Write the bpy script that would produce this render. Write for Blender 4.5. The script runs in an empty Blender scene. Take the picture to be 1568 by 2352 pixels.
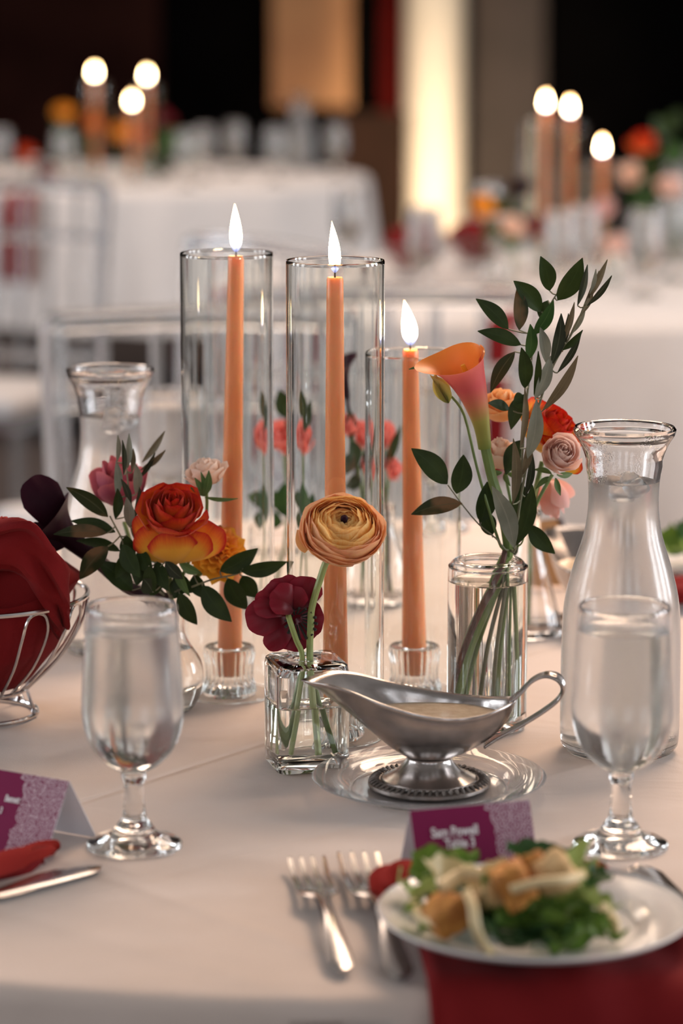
import bpy, bmesh, math, random
from mathutils import Vector, Matrix, noise
from math import sin, cos, pi, radians, sqrt, atan2, exp

random.seed(7)
sc = bpy.context.scene
COL = sc.collection

# ------------------------------------------------------------------ camera
CAM = Vector((0.0, 0.0, 1.313))
PITCH = radians(10.3)
F = 6500.0                                   # focal length in pixels of the 1568 x 2352 frame
TZ = 0.75                                    # table height
cd = bpy.data.cameras.new('camera')
cam = bpy.data.objects.new('camera', cd)
COL.objects.link(cam)
cam.location = CAM
cam.rotation_euler = (pi / 2 - PITCH, 0, 0)
cd.sensor_fit = 'VERTICAL'
cd.sensor_height = 36.0
cd.sensor_width = 24.0
cd.lens = F / 2352 * 36.0
cd.clip_start = 0.05
cd.dof.use_dof = True
cd.dof.focus_distance = 2.12
cd.dof.aperture_fstop = 4.0
sc.camera = cam

# ------------------------------------------------------------------ world, lights, exposure
w = bpy.data.worlds.new('world')
sc.world = w
w.use_nodes = True
w.node_tree.nodes['Background'].inputs[0].default_value = (0.9, 0.85, 0.9, 1)
w.node_tree.nodes['Background'].inputs[1].default_value = 0.02


def area(name, loc, target, sx, sy, power, color):
    l = bpy.data.lights.new(name, 'AREA')
    l.shape = 'RECTANGLE'
    l.size, l.size_y = sx, sy
    l.energy, l.color = power, color
    o = bpy.data.objects.new(name, l)
    COL.objects.link(o)
    o.location = loc
    o.rotation_euler = (Vector(target) - Vector(loc)).to_track_quat('-Z', 'Y').to_euler()
    return o


area('near_fill_light', (0.75, 3.5, 2.5), (0.1, 2.6, 0.75), 1.0, 0.8, 48, (1.0, 0.70, 0.50))  # unseen warm lamp added to brighten the middle of the near table
area('middle_fill_light', (0.5, 6.6, 3.9), (0.4, 6.4, 0.75), 2.0, 1.6, 60, (1.0, 0.76, 0.60))  # unseen fill added over the middle table
area('far_fill_light', (-1.8, 8.6, 3.9), (-1.6, 8.8, 0.75), 2.4, 1.6, 75, (1.0, 0.78, 0.64))  # another unseen fill, added to lift the far table
for i in range(4):                               # a row of tall windows in the wall behind the camera
    x = -3.9 + 2.6 * i
    area('window_light_behind', (x, -4.6, 2.2), (x * 0.2, 4.0, 0.7), 1.1, 2.6, 22, (0.88, 0.93, 1.0))
for i in range(3):                               # and in both long walls
    y = 0.9 + 2.2 * i
    area('window_light_left', (-7.6, y, 2.0), (0.0, y + 0.9, 0.8), 1.2, 2.6, 95, (0.90, 0.94, 1.0))
    area('window_light_right', (7.6, y, 2.0), (0.0, y + 1.2, 0.8), 1.2, 2.6, 150, (0.90, 0.94, 1.0))

sc.view_settings.view_transform = 'Standard'
sc.view_settings.look = 'None'
sc.view_settings.gamma = 1.0
sc.view_settings.use_curve_mapping = False
sc.view_settings.exposure = 0.10
cy = sc.cycles
cy.use_denoising = True
cy.max_bounces = 18
cy.diffuse_bounces = 4
cy.glossy_bounces = 6
cy.transmission_bounces = 16
cy.transparent_max_bounces = 16
cy.sample_clamp_indirect = 10.0
cy.caustics_reflective = False
cy.caustics_refractive = True
cy.blur_glossy = 0.3


# ------------------------------------------------------------------ helpers
def ray(px, py):
    fw = Vector((0, cos(PITCH), -sin(PITCH)))
    up = Vector((0, sin(PITCH), cos(PITCH)))
    return fw + Vector((1, 0, 0)) * ((px - 784) / F) - up * ((py - 1176) / F)


def at(px, py, Y):                            # the point at depth Y seen at a pixel
    d = ray(px, py)
    return CAM + d * (Y / d.y)


def on(px, py, z=TZ):                         # the point on a level plane seen at a pixel
    d = ray(px, py)
    return CAM + d * ((z - CAM.z) / d.z)


def height_at(p, py):                         # height above the table over point p at which the picture row is py
    return at(784, py, p.y).z - TZ


def px2m(px, Y):
    return px * Y / (F * 0.99)


def link(name, me, mat=None, parent=None):
    o = bpy.data.objects.new(name, me)
    COL.objects.link(o)
    if mat is not None:
        me.materials.append(mat)
    if parent is not None:
        o.parent = parent
    return o


def mesh(name, vf, mat, parent=None, org=None, smooth=True, fix=True):
    """vf = (verts, faces); verts are world (org or parent.location is subtracted) ."""
    vs, fs = vf[0], vf[1]
    if org is None:
        org = root_loc(parent) if parent is not None else Vector((0, 0, 0))
    me = bpy.data.meshes.new(name)
    me.from_pydata([tuple(Vector(v) - org) for v in vs], [], fs)
    if smooth:
        me.polygons.foreach_set('use_smooth', [True] * len(me.polygons))
    if len(vf) > 2 and vf[2]:
        ul = me.uv_layers.new(name='UVMap')
        uvs = vf[2]
        for lp in me.loops:
            ul.data[lp.index].uv = uvs[lp.vertex_index]
    if fix:
        bm = bmesh.new()
        bm.from_mesh(me)
        bmesh.ops.remove_doubles(bm, verts=bm.verts, dist=1e-7)
        bmesh.ops.dissolve_degenerate(bm, dist=1e-8, edges=bm.edges)
        if all(e.is_manifold for e in bm.edges):
            bmesh.ops.recalc_face_normals(bm, faces=bm.faces)
        bm.to_mesh(me)
        bm.free()
        if smooth:
            me.set_sharp_from_angle(angle=radians(38))
    me.update()
    return link(name, me, mat, parent)


def root_loc(o):
    p = Vector((0, 0, 0))
    while o is not None:
        p = p + o.location
        o = o.parent
    return p


def tag(o, label, cat, group=None):
    o['label'] = label
    o['category'] = cat
    if group:
        o['group'] = group
    return o


def thing(name, label, cat, loc, group=None):
    o = bpy.data.objects.new(name, None)
    o.empty_display_size = 0.02
    COL.objects.link(o)
    o.location = loc
    return tag(o, label, cat, group)


def struct(o):
    o['kind'] = 'structure'
    return o


def dup(root, loc, label, group=None, rz=0.0, skip=()):
    r = root.copy()
    COL.objects.link(r)
    r.location = loc
    r.rotation_euler = (0, 0, rz)
    r['label'] = label
    if group:
        r['group'] = group
    for ch in list(root.children):
        if ch.name.split('.')[0] in skip:
            continue
        c = ch.copy()
        COL.objects.link(c)
        c.parent = r
        for g in list(ch.children):
            d = g.copy()
            COL.objects.link(d)
            d.parent = c
    return r


def join(*parts):
    V, Fc, U = [], [], []
    has = all(len(p) > 2 and p[2] for p in parts)
    for p in parts:
        n = len(V)
        V += list(p[0])
        Fc += [tuple(i + n for i in f) for f in p[1]]
        if has:
            U += list(p[2])
    return (V, Fc, U if has else None)


def lathe(profile, seg=48, c=(0, 0, 0), closed=False, ripple=None, M=None):
    """profile list of (r, z); closed: profile is a loop (a solid wall)."""
    V, Fc, U = [], [], []
    n = len(profile)
    cx, cyy, cz = c
    for j, (r, z) in enumerate(profile):
        for i in range(seg):
            a = 2 * pi * i / seg
            rr = r if ripple is None else r + ripple(a, r, z)
            v = Vector((rr * cos(a), rr * sin(a), z))
            if M is not None:
                v = M @ v
            V.append((v.x + cx, v.y + cyy, v.z + cz))
            U.append((i / seg, j / max(1, n - 1)))
    rows = n if closed else n - 1
    for j in range(rows):
        j2 = (j + 1) % n
        for i in range(seg):
            i2 = (i + 1) % seg
            Fc.append((j * seg + i, j * seg + i2, j2 * seg + i2, j2 * seg + i))
    if not closed:
        if profile[0][0] > 1e-6:
            Fc.append(tuple(reversed(range(seg))))
        if profile[-1][0] > 1e-6:
            Fc.append(tuple((n - 1) * seg + i for i in range(seg)))
    return V, Fc, U


def smooth_profile(pts, k=4):
    out = []
    n = len(pts)
    for i in range(n - 1):
        p0, p1, p2, p3 = pts[max(0, i - 1)], pts[i], pts[i + 1], pts[min(n - 1, i + 2)]
        for s in range(k):
            t = s / k
            out.append(tuple(0.5 * ((2 * p1[d]) + (-p0[d] + p2[d]) * t + (2 * p0[d] - 5 * p1[d] + 4 * p2[d] - p3[d]) * t * t
                                    + (-p0[d] + 3 * p1[d] - 3 * p2[d] + p3[d]) * t ** 3) for d in range(len(p1))))
    out.append(tuple(pts[-1]))
    return out


def tube(pts, rad, seg=8, k=4, closed=False, caps=True):
    pts = [Vector(p) for p in pts]
    rr = rad if isinstance(rad, (list, tuple)) else [rad] * len(pts)
    if closed:
        P, R = pts, rr
    elif k > 1:
        Q = smooth_profile([(p.x, p.y, p.z, r) for p, r in zip(pts, rr)], k)
        P = [Vector(q[:3]) for q in Q]
        R = [max(1e-5, q[3]) for q in Q]
    else:
        P, R = pts, rr
    V, Fc, U = [], [], []
    n = len(P)
    nrm = None
    for i in range(n):
        if closed:
            d = P[(i + 1) % n] - P[i - 1]
        else:
            d = P[min(n - 1, i + 1)] - P[max(0, i - 1)]
        d = d.normalized() if d.length > 1e-9 else Vector((0, 0, 1))
        if nrm is None:
            nrm = d.orthogonal().normalized()
        nrm = (nrm - d * nrm.dot(d)).normalized()
        b = d.cross(nrm)
        for s in range(seg):
            a = 2 * pi * s / seg
            V.append(P[i] + (nrm * cos(a) + b * sin(a)) * R[i])
            U.append((s / seg, i / max(1, n - 1)))
    for i in range(n if closed else n - 1):
        i2 = (i + 1) % n
        for s in range(seg):
            s2 = (s + 1) % seg
            Fc.append((i * seg + s, i * seg + s2, i2 * seg + s2, i2 * seg + s))
    if not closed and caps:
        Fc.append(tuple(reversed(range(seg))))
        Fc.append(tuple((n - 1) * seg + s for s in range(seg)))
    return V, Fc, U


def ring(c, r, rad, n=48, seg=8, rx=None):
    c = Vector(c)
    return tube([c + Vector((r * cos(2 * pi * i / n), (rx or r) * sin(2 * pi * i / n), 0)) for i in range(n)], rad, seg, closed=True)


def box(x0, y0, z0, x1, y1, z1):
    V = [(x, y, z) for z in (z0, z1) for y in (y0, y1) for x in (x0, x1)]
    return V, [(0, 2, 3, 1), (4, 5, 7, 6), (0, 1, 5, 4), (2, 6, 7, 3), (0, 4, 6, 2), (1, 3, 7, 5)], None


def frame(axis, up=Vector((0, 0, 1)), spin=0.0):
    z = Vector(axis).normalized()
    x = up.cross(z)
    if x.length < 1e-4:
        x = Vector((1, 0, 0))
    x.normalize()
    y = z.cross(x)
    M = Matrix((x, y, z)).transposed()
    return M @ Matrix.Rotation(spin, 3, 'Z')


def bevel(o, wd, seg=2):
    m = o.modifiers.new('bevel', 'BEVEL')
    m.width, m.segments = wd, seg
    m.limit_method = 'ANGLE'
    return o


def solid(o, t, off=0.0):
    m = o.modifiers.new('solidify', 'SOLIDIFY')
    m.thickness, m.offset = t, off
    return o


# ------------------------------------------------------------------ materials
class NT:
    def __init__(s, name):
        s.m = bpy.data.materials.new(name)
        s.m.use_nodes = True
        s.t = s.m.node_tree
        s.t.nodes.clear()
        s.out = s.n('ShaderNodeOutputMaterial')

    def n(s, typ, ins=None, **kw):
        nd = s.t.nodes.new(typ)
        for k, v in kw.items():
            setattr(nd, k, v)
        for k, v in (ins or {}).items():
            s.set(nd, k, v)
        return nd

    def set(s, nd, k, v):
        if hasattr(v, 'is_output') or isinstance(v, bpy.types.NodeSocket):
            s.t.links.new(v, nd.inputs[k])
        elif isinstance(v, (tuple, list)) and len(v) == 3 and nd.inputs[k].type == 'RGBA':
            nd.inputs[k].default_value = (*v, 1)
        else:
            nd.inputs[k].default_value = v

    def noise(s, scale, detail=3, coord='Object', rough=0.5, dist=0.0):
        tc = s.n('ShaderNodeTexCoord')
        return s.n('ShaderNodeTexNoise', {'Vector': tc.outputs[coord], 'Scale': scale, 'Detail': detail, 'Roughness': rough, 'Distortion': dist}).outputs['Fac']

    def ramp(s, fac, stops):
        r = s.n('ShaderNodeValToRGB', {'Fac': fac})
        e = r.color_ramp.elements
        while len(e) < len(stops):
            e.new(0.5)
        for el, (p, c) in zip(e, stops):
            el.position = p
            el.color = (*c, 1) if len(c) == 3 else c
        return r.outputs['Color']

    def bump(s, h, strength=0.3, dist=0.001):
        return s.n('ShaderNodeBump', {'Height': h, 'Strength': strength, 'Distance': dist}).outputs['Normal']

    def mix(s, fac, a, b):
        return s.n('ShaderNodeMixShader', {0: fac, 1: a, 2: b}).outputs[0]

    def math(s, op, a, b=0.0):
        return s.n('ShaderNodeMath', {0: a, 1: b}, operation=op).outputs[0]

    def end(s, sh):
        s.t.links.new(sh, s.out.inputs['Surface'])
        return s.m


def pbr(name, c1, c2=None, rough=0.5, metal=0.0, scale=30, bump=0.0, bscale=200, bdist=0.0005, spec=0.5, sheen=0.0, sss=0.0, coat=0.0):
    k = NT(name)
    c2 = c2 or tuple(x * 0.85 for x in c1)
    col = k.ramp(k.noise(scale), [(0.35, c1), (0.65, c2)])
    ins = {'Base Color': col, 'Roughness': rough, 'Metallic': metal, 'Specular IOR Level': spec, 'Sheen Weight': sheen, 'Coat Weight': coat}
    if bump:
        ins['Normal'] = k.bump(k.noise(bscale, 4), bump, bdist)
    if sss:
        ins['Subsurface Weight'] = sss
        ins['Subsurface Radius'] = (0.02, 0.01, 0.006)
        ins['Subsurface Scale'] = 0.6
    b = k.n('ShaderNodeBsdfPrincipled', ins)
    return k.end(b.outputs[0])


def glass(name, color=(1, 1, 1), rough=0.0, ior=1.47, bump=0.0, bscale=60, bdist=0.0004):
    k = NT(name)
    ins = {'Color': color, 'Roughness': rough, 'IOR': ior}
    if bump:
        ins['Normal'] = k.bump(k.noise(bscale, 2), bump, bdist)
    return k.end(k.n('ShaderNodeBsdfGlass', ins).outputs[0])


def frost(name, amount=0.3, rough=0.35, z0=None, z1=None):
    """wet, fogged glass: droplets on clear glass; clear below z0 and above z1 of the object's own frame"""
    k = NT(name)
    tc = k.n('ShaderNodeTexCoord')
    vor = k.n('ShaderNodeTexVoronoi', {'Vector': tc.outputs['Object'], 'Scale': 650.0})
    nz = k.ramp(k.noise(30, 3, dist=0.3), [(0.5, (0, 0, 0)), (0.75, (1, 1, 1))])
    h = k.math('MULTIPLY', vor.outputs['Distance'], nz)
    nor = k.bump(h, 0.25, 0.0006)
    foam = k.ramp(k.noise(24, 3), [(0.25, (0.7,) * 3), (0.75, (1, 1, 1))])
    fac = k.math('MULTIPLY', foam, amount)
    rg = k.n('ShaderNodeMix', {'A': 0.1, 'B': rough}, data_type='FLOAT')
    k.t.links.new(foam, rg.inputs[0])
    if z0 is not None:
        z = k.n('ShaderNodeSeparateXYZ', {0: tc.outputs['Object']}).outputs['Z']
        lo = k.n('ShaderNodeMapRange', {0: z, 1: z0, 2: z0 + 0.03, 3: 0.0, 4: 1.0}).outputs[0]
        hi = k.n('ShaderNodeMapRange', {0: z, 1: z1 - 0.006, 2: z1, 3: 1.0, 4: 0.0}).outputs[0]
        msk = k.math('MULTIPLY', lo, hi)
        fac = k.math('MULTIPLY', fac, msk)
        rgm = k.math('MULTIPLY', rg.outputs[0], msk)
    else:
        rgm = rg.outputs[0]
    g = k.n('ShaderNodeBsdfGlass', {'Color': (1, 1, 1), 'Roughness': rgm, 'IOR': 1.45, 'Normal': nor})
    d = k.n('ShaderNodeBsdfDiffuse', {'Color': (0.86, 0.87, 0.92)})
    tl = k.n('ShaderNodeBsdfTranslucent', {'Color': (0.88, 0.87, 0.9)})
    m2 = k.mix(0.5, d.outputs[0], tl.outputs[0])
    return k.end(k.mix(fac, g.outputs[0], m2))


def petal_mat(name, stops, transl=0.3, rough=0.55, vein=0.25, spec=0.25):
    k = NT(name)
    uv = k.n('ShaderNodeUVMap').outputs[0]
    sp = k.n('ShaderNodeSeparateXYZ', {0: uv})
    nz = k.noise(90, 3)
    mp = k.n('ShaderNodeMapping', {'Vector': uv, 'Scale': (38, 3, 1)})
    streak = k.n('ShaderNodeTexNoise', {'Vector': mp.outputs[0], 'Scale': 1.0, 'Detail': 2.0}).outputs['Fac']
    f = k.math('ADD', sp.outputs['Y'], k.math('MULTIPLY', k.math('SUBTRACT', nz, 0.5), 0.12))
    f = k.math('ADD', f, k.math('MULTIPLY', k.math('SUBTRACT', streak, 0.5), vein))
    # the margin of a petal runs along its sides too
    ed = k.math('ABSOLUTE', k.math('SUBTRACT', sp.outputs['X'], 0.5))
    f = k.math('ADD', f, k.math('MULTIPLY', k.math('POWER', k.math('MULTIPLY', ed, 2.0), 6.0), 0.14))
    col = k.ramp(f, stops)
    nor = k.bump(streak, 0.12, 0.0006)
    b = k.n('ShaderNodeBsdfPrincipled', {'Base Color': col, 'Roughness': rough, 'Specular IOR Level': spec, 'Sheen Weight': spec * 0.5, 'Normal': nor})
    t = k.n('ShaderNodeBsdfTranslucent', {'Color': col})
    return k.end(k.mix(transl, b.outputs[0], t.outputs[0]))


def leaf_mat(name, c1, c2, rough=0.38, patch=None, transl=0.12, rib=(0.2, 0.3, 0.1)):
    k = NT(name)
    uv = k.n('ShaderNodeUVMap').outputs[0]
    sp = k.n('ShaderNodeSeparateXYZ', {0: uv})
    col = k.ramp(k.noise(60, 3), [(0.35, c1), (0.65, c2)])
    if patch:
        pm = k.ramp(k.noise(28, 3), [(0.5, (0, 0, 0)), (0.62, (1, 1, 1))])
        mx = k.n('ShaderNodeMix', {'A': col, 'B': patch, 0: pm}, data_type='RGBA')
        k.t.links.new(col, mx.inputs[6]); mx.inputs[7].default_value = (*patch, 1)
        k.t.links.new(pm, mx.inputs[0])
        col = mx.outputs[2]
    ed = k.math('ABSOLUTE', k.math('SUBTRACT', sp.outputs['X'], 0.5))
    rm = k.n('ShaderNodeMapRange', {0: ed, 1: 0.015, 2: 0.05, 3: 0.55, 4: 0.0}).outputs[0]
    mx = k.n('ShaderNodeMix', data_type='RGBA')
    k.t.links.new(rm, mx.inputs[0]); k.t.links.new(col, mx.inputs[6]); mx.inputs[7].default_value = (*rib, 1)
    mp = k.n('ShaderNodeMapping', {'Vector': uv, 'Scale': (30, 2, 1)})
    st = k.n('ShaderNodeTexNoise', {'Vector': mp.outputs[0], 'Scale': 1.0}).outputs['Fac']
    b = k.n('ShaderNodeBsdfPrincipled', {'Base Color': mx.outputs[2], 'Roughness': rough, 'Specular IOR Level': 0.22, 'Normal': k.bump(st, 0.2, 0.0006)})
    t = k.n('ShaderNodeBsdfTranslucent', {'Color': mx.outputs[2]})
    return k.end(k.mix(transl, b.outputs[0], t.outputs[0]))


def flame_mat(name, strength):
    k = NT(name)
    uv = k.n('ShaderNodeUVMap').outputs[0]
    v = k.n('ShaderNodeSeparateXYZ', {0: uv}).outputs['Y']
    col = k.ramp(v, [(0.0, (0.20, 0.30, 0.8)), (0.16, (0.5, 0.45, 0.6)), (0.3, (1.0, 0.72, 0.36)), (0.75, (1.0, 0.72, 0.36)), (1.0, (1.0, 0.5, 0.16))])
    st = k.ramp(v, [(0.0, (0.02,) * 3), (0.14, (0.05,) * 3), (0.32, (1,) * 3), (0.8, (0.8,) * 3), (1.0, (0.35,) * 3)])
    e = k.n('ShaderNodeEmission', {'Color': col, 'Strength': k.math('MULTIPLY', st, strength)})
    t = k.n('ShaderNodeBsdfTransparent')
    fac = k.ramp(v, [(0.0, (0.25,) * 3), (0.3, (0.9,) * 3), (1.0, (0.7,) * 3)])
    return k.end(k.mix(fac, t.outputs[0], e.outputs[0]))


def cloth_mat(name, c1, c2, lines=(), weave=0.25, sheen=0.25):
    k = NT(name)
    tc = k.n('ShaderNodeTexCoord')
    col = k.ramp(k.noise(14, 4), [(0.3, c1), (0.7, c2)])
    wv = k.n('ShaderNodeTexNoise', {'Vector': tc.outputs['Object'], 'Scale': 900.0, 'Detail': 2.0}).outputs['Fac']
    wr = k.noise(9, 3, dist=0.8)
    nor = k.bump(wr, 0.25, 0.012)
    h = None
    for (p, q, hgt, sig) in lines:            # pressed fold lines: fine relief
        d = (q - p).normalized()
        n = Vector((-d.y, d.x, 0))
        dot = k.n('ShaderNodeVectorMath', {0: tc.outputs['Object'], 1: tuple(n)}, operation='DOT_PRODUCT').outputs['Value']
        df = k.math('SUBTRACT', dot, n.dot(p))
        g = k.math('MULTIPLY', k.math('EXPONENT', k.math('MULTIPLY', k.math('MULTIPLY', df, df), -1 / (sig * sig)), 0), hgt)
        h = g if h is None else k.math('ADD', h, g)
    if h is not None:
        bn = k.n('ShaderNodeBump', {'Height': h, 'Strength': 1.0, 'Distance': 1.0, 'Normal': nor})
        nor = bn.outputs['Normal']
    bn = k.n('ShaderNodeBump', {'Height': wv, 'Strength': weave, 'Distance': 0.0006, 'Normal': nor})
    b = k.n('ShaderNodeBsdfPrincipled', {'Base Color': col, 'Roughness': 0.85, 'Specular IOR Level': 0.15, 'Sheen Weight': sheen, 'Normal': bn.outputs['Normal']})
    return k.end(b.outputs[0])


M = {}
M['glass'] = glass('clear_glass')
M['tube_glass'] = glass('tube_glass', (0.99, 1.0, 0.995), ior=1.45)


def sheened_glass(name, sheen_mix, rough, ior, color=(1, 1, 1), white=(0.85, 0.84, 0.85)):
    """clear moulded glass or resin; white mixed into it stands for bright reflections"""
    k = NT(name)
    g = k.n('ShaderNodeBsdfGlass', {'Color': color, 'Roughness': rough, 'IOR': ior, 'Normal': k.bump(k.noise(60, 2), 0.05, 0.0004)})
    d = k.n('ShaderNodeBsdfDiffuse', {'Color': white})
    t = k.n('ShaderNodeBsdfTranslucent', {'Color': white})
    return k.end(k.mix(sheen_mix, g.outputs[0], k.mix(0.5, d.outputs[0], t.outputs[0])))


M['plate_glass'] = sheened_glass('dish_glass', 0.16, 0.02, 1.38)  # white in the glass paints the bright reflections of the dish rim
M['thick_glass'] = glass('pressed_glass', (0.995, 0.998, 0.995), bump=0.1, bscale=90)
M['water'] = glass('water', (0.985, 0.995, 0.985), ior=1.333)
M['murky'] = glass('vase_water', (0.992, 0.995, 0.97), ior=1.333)
M['ice'] = glass('ice', (0.98, 0.99, 1.0), rough=0.35, ior=1.31, bump=0.5, bscale=70, bdist=0.002)
M['frost_goblet'] = frost('fogged_goblet', 0.13, 0.15, 0.062, 0.163)
M['frost_carafe'] = frost('fogged_carafe', 0.18, 0.20, 0.004, 0.210)
M['acrylic'] = sheened_glass('clear_resin', 0.16, 0.05, 1.40, (0.98, 0.99, 1.0), (0.86, 0.89, 0.92))  # white in the resin paints the reflections on posts and rails
M['steel'] = pbr('brushed_steel', (0.42, 0.39, 0.375), (0.35, 0.325, 0.31), 0.23, 1.0, 90, 0.12, 400, 0.0003)
M['steel_bead'] = pbr('darker_steel', (0.26, 0.235, 0.22), (0.16, 0.145, 0.135), 0.33, 1.0, 120)  # darker than the bowl, for the base ring and its beading
M['chrome'] = pbr('chrome_wire', (0.72, 0.70, 0.69), (0.62, 0.6, 0.6), 0.16, 1.0, 60)
M['cutlery'] = pbr('polished_cutlery', (0.56, 0.53, 0.51), (0.48, 0.45, 0.43), 0.17, 1.0, 60, 0.05, 60)
M['ceramic'] = pbr('white_china', (0.78, 0.76, 0.75), (0.74, 0.72, 0.71), 0.16, 0, 12, coat=0.3)
M['wax'] = pbr('peach_wax', (1.0, 0.36, 0.135), (0.98, 0.34, 0.12), 0.36, 0, 22, 0.04, 60, 0.001, sss=0.5)
M['wick'] = pbr('charred_wick', (0.03, 0.025, 0.02), None, 0.9)
M['flame'] = flame_mat('flame', 85.0)
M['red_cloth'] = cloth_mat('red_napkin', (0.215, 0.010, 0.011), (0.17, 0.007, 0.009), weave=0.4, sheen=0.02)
M['red_cloth_lit'] = cloth_mat('coral_red_napkin', (0.34, 0.022, 0.014), (0.28, 0.016, 0.012), weave=0.4, sheen=0.02)  # lit copy of the napkin red: light put into the raised folds' colour
M['stem'] = pbr('green_stem', (0.16, 0.24, 0.06), (0.12, 0.19, 0.05), 0.45, 0, 60)
M['pale_stem'] = pbr('pale_green_stem', (0.33, 0.38, 0.12), (0.25, 0.32, 0.1), 0.45, 0, 60)
M['wood_stem'] = pbr('woody_stem', (0.14, 0.045, 0.03), (0.09, 0.035, 0.02), 0.6, 0, 80, 0.4, 200)
M['twig'] = pbr('grey_green_twig', (0.20, 0.20, 0.11), (0.14, 0.13, 0.08), 0.6, 0, 80)
M['dark_stem'] = pbr('plum_stem', (0.035, 0.012, 0.02), (0.05, 0.02, 0.02), 0.45, 0, 60)
M['ruscus'] = leaf_mat('dark_green_leaf', (0.019, 0.036, 0.007), (0.032, 0.055, 0.011), 0.45, rib=(0.035, 0.06, 0.015))
M['ruscus_light'] = leaf_mat('mid_green_leaf', (0.045, 0.11, 0.025), (0.03, 0.085, 0.02), 0.4, rib=(0.09, 0.16, 0.05))
M['ruscus_brown'] = leaf_mat('bronzed_leaf', (0.030, 0.040, 0.011), (0.022, 0.034, 0.009), 0.45, patch=(0.17, 0.10, 0.045), rib=(0.1, 0.1, 0.05))
M['olive'] = leaf_mat('olive_leaf_top', (0.036, 0.042, 0.020), (0.026, 0.032, 0.015), 0.5, rib=(0.12, 0.13, 0.08))
M['olive_silver'] = leaf_mat('olive_leaf_underside', (0.26, 0.27, 0.21), (0.20, 0.21, 0.16), 0.6, rib=(0.32, 0.32, 0.25))
M['olive_tan'] = leaf_mat('olive_leaf_dry', (0.17, 0.13, 0.075), (0.12, 0.095, 0.05), 0.55, rib=(0.22, 0.18, 0.1))
M['sepal'] = leaf_mat('sepal', (0.08, 0.15, 0.04), (0.12, 0.19, 0.06), 0.5)
M['rose_in'] = petal_mat('orange_red_petal_inner', [(0.0, (0.84, 0.26, 0.015)), (0.5, (0.84, 0.20, 0.012)), (0.80, (0.76, 0.075, 0.009)), (1.0, (0.55, 0.012, 0.007))], 0.22)
M['rose_out'] = petal_mat('yellow_red_petal_outer', [(0.0, (0.84, 0.50, 0.05)), (0.66, (0.88, 0.44, 0.04)), (0.85, (0.82, 0.17, 0.015)), (0.99, (0.55, 0.015, 0.008))], 0.22, vein=0.10)
M['blush'] = petal_mat('blush_petal', [(0.0, (0.88, 0.58, 0.38)), (0.6, (0.92, 0.64, 0.48)), (1.0, (0.95, 0.76, 0.64))], 0.3)
M['blush_pink'] = petal_mat('pale_pink_petal', [(0.0, (0.88, 0.58, 0.44)), (0.6, (0.92, 0.64, 0.54)), (1.0, (0.94, 0.74, 0.66))], 0.3)
M['pink'] = petal_mat('soft_pink_petal', [(0.0, (0.80, 0.45, 0.33)), (0.6, (0.84, 0.47, 0.42)), (1.0, (0.85, 0.56, 0.5))], 0.35)
M['peach'] = petal_mat('peach_petal', [(0.0, (0.85, 0.45, 0.16)), (0.7, (0.88, 0.45, 0.17)), (1.0, (0.9, 0.52, 0.24))], 0.3)
M['mauve'] = petal_mat('mauve_petal', [(0.0, (0.30, 0.06, 0.09)), (0.7, (0.40, 0.075, 0.12)), (1.0, (0.55, 0.13, 0.15))], 0.25)
M['coral'] = petal_mat('coral_petal', [(0.0, (0.75, 0.20, 0.12)), (0.7, (0.82, 0.20, 0.16)), (1.0, (0.88, 0.30, 0.26))], 0.3)
M['marigold'] = petal_mat('amber_petal', [(0.0, (0.85, 0.27, 0.02)), (0.6, (0.92, 0.36, 0.022)), (1.0, (0.95, 0.48, 0.04))], 0.25)
M['marigold_red'] = petal_mat('burnt_orange_petal', [(0.0, (0.75, 0.17, 0.02)), (0.6, (0.88, 0.25, 0.03)), (1.0, (0.92, 0.40, 0.08))], 0.25)
M['ranunculus'] = petal_mat('apricot_petal', [(0.0, (0.93, 0.30, 0.035)), (0.62, (0.97, 0.43, 0.065)), (0.86, (0.98, 0.54, 0.13)), (1.0, (0.99, 0.68, 0.27))], 0.42)
M['ranunculus_pink'] = petal_mat('apricot_pink_petal', [(0.0, (0.94, 0.36, 0.07)), (0.55, (0.97, 0.50, 0.14)), (0.85, (0.98, 0.64, 0.32)), (1.0, (0.97, 0.55, 0.32))], 0.42)
M['burgundy'] = petal_mat('burgundy_petal', [(0.0, (0.09, 0.002, 0.007)), (0.6, (0.17, 0.003, 0.012)), (1.0, (0.25, 0.005, 0.02))], 0.15, 0.42)
M['plum'] = petal_mat('plum_petal', [(0.0, (0.018, 0.004, 0.009)), (0.6, (0.022, 0.004, 0.010)), (1.0, (0.035, 0.005, 0.014))], 0.05, 0.5, spec=0.08)
M['calla'] = petal_mat('calla_outside', [(0.0, (0.20, 0.26, 0.05)), (0.30, (0.42, 0.36, 0.09)), (0.5, (0.70, 0.22, 0.14)), (0.7, (0.72, 0.13, 0.14)), (0.93, (0.80, 0.20, 0.15)), (1.0, (0.85, 0.36, 0.10))], 0.2, 0.45)
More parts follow.
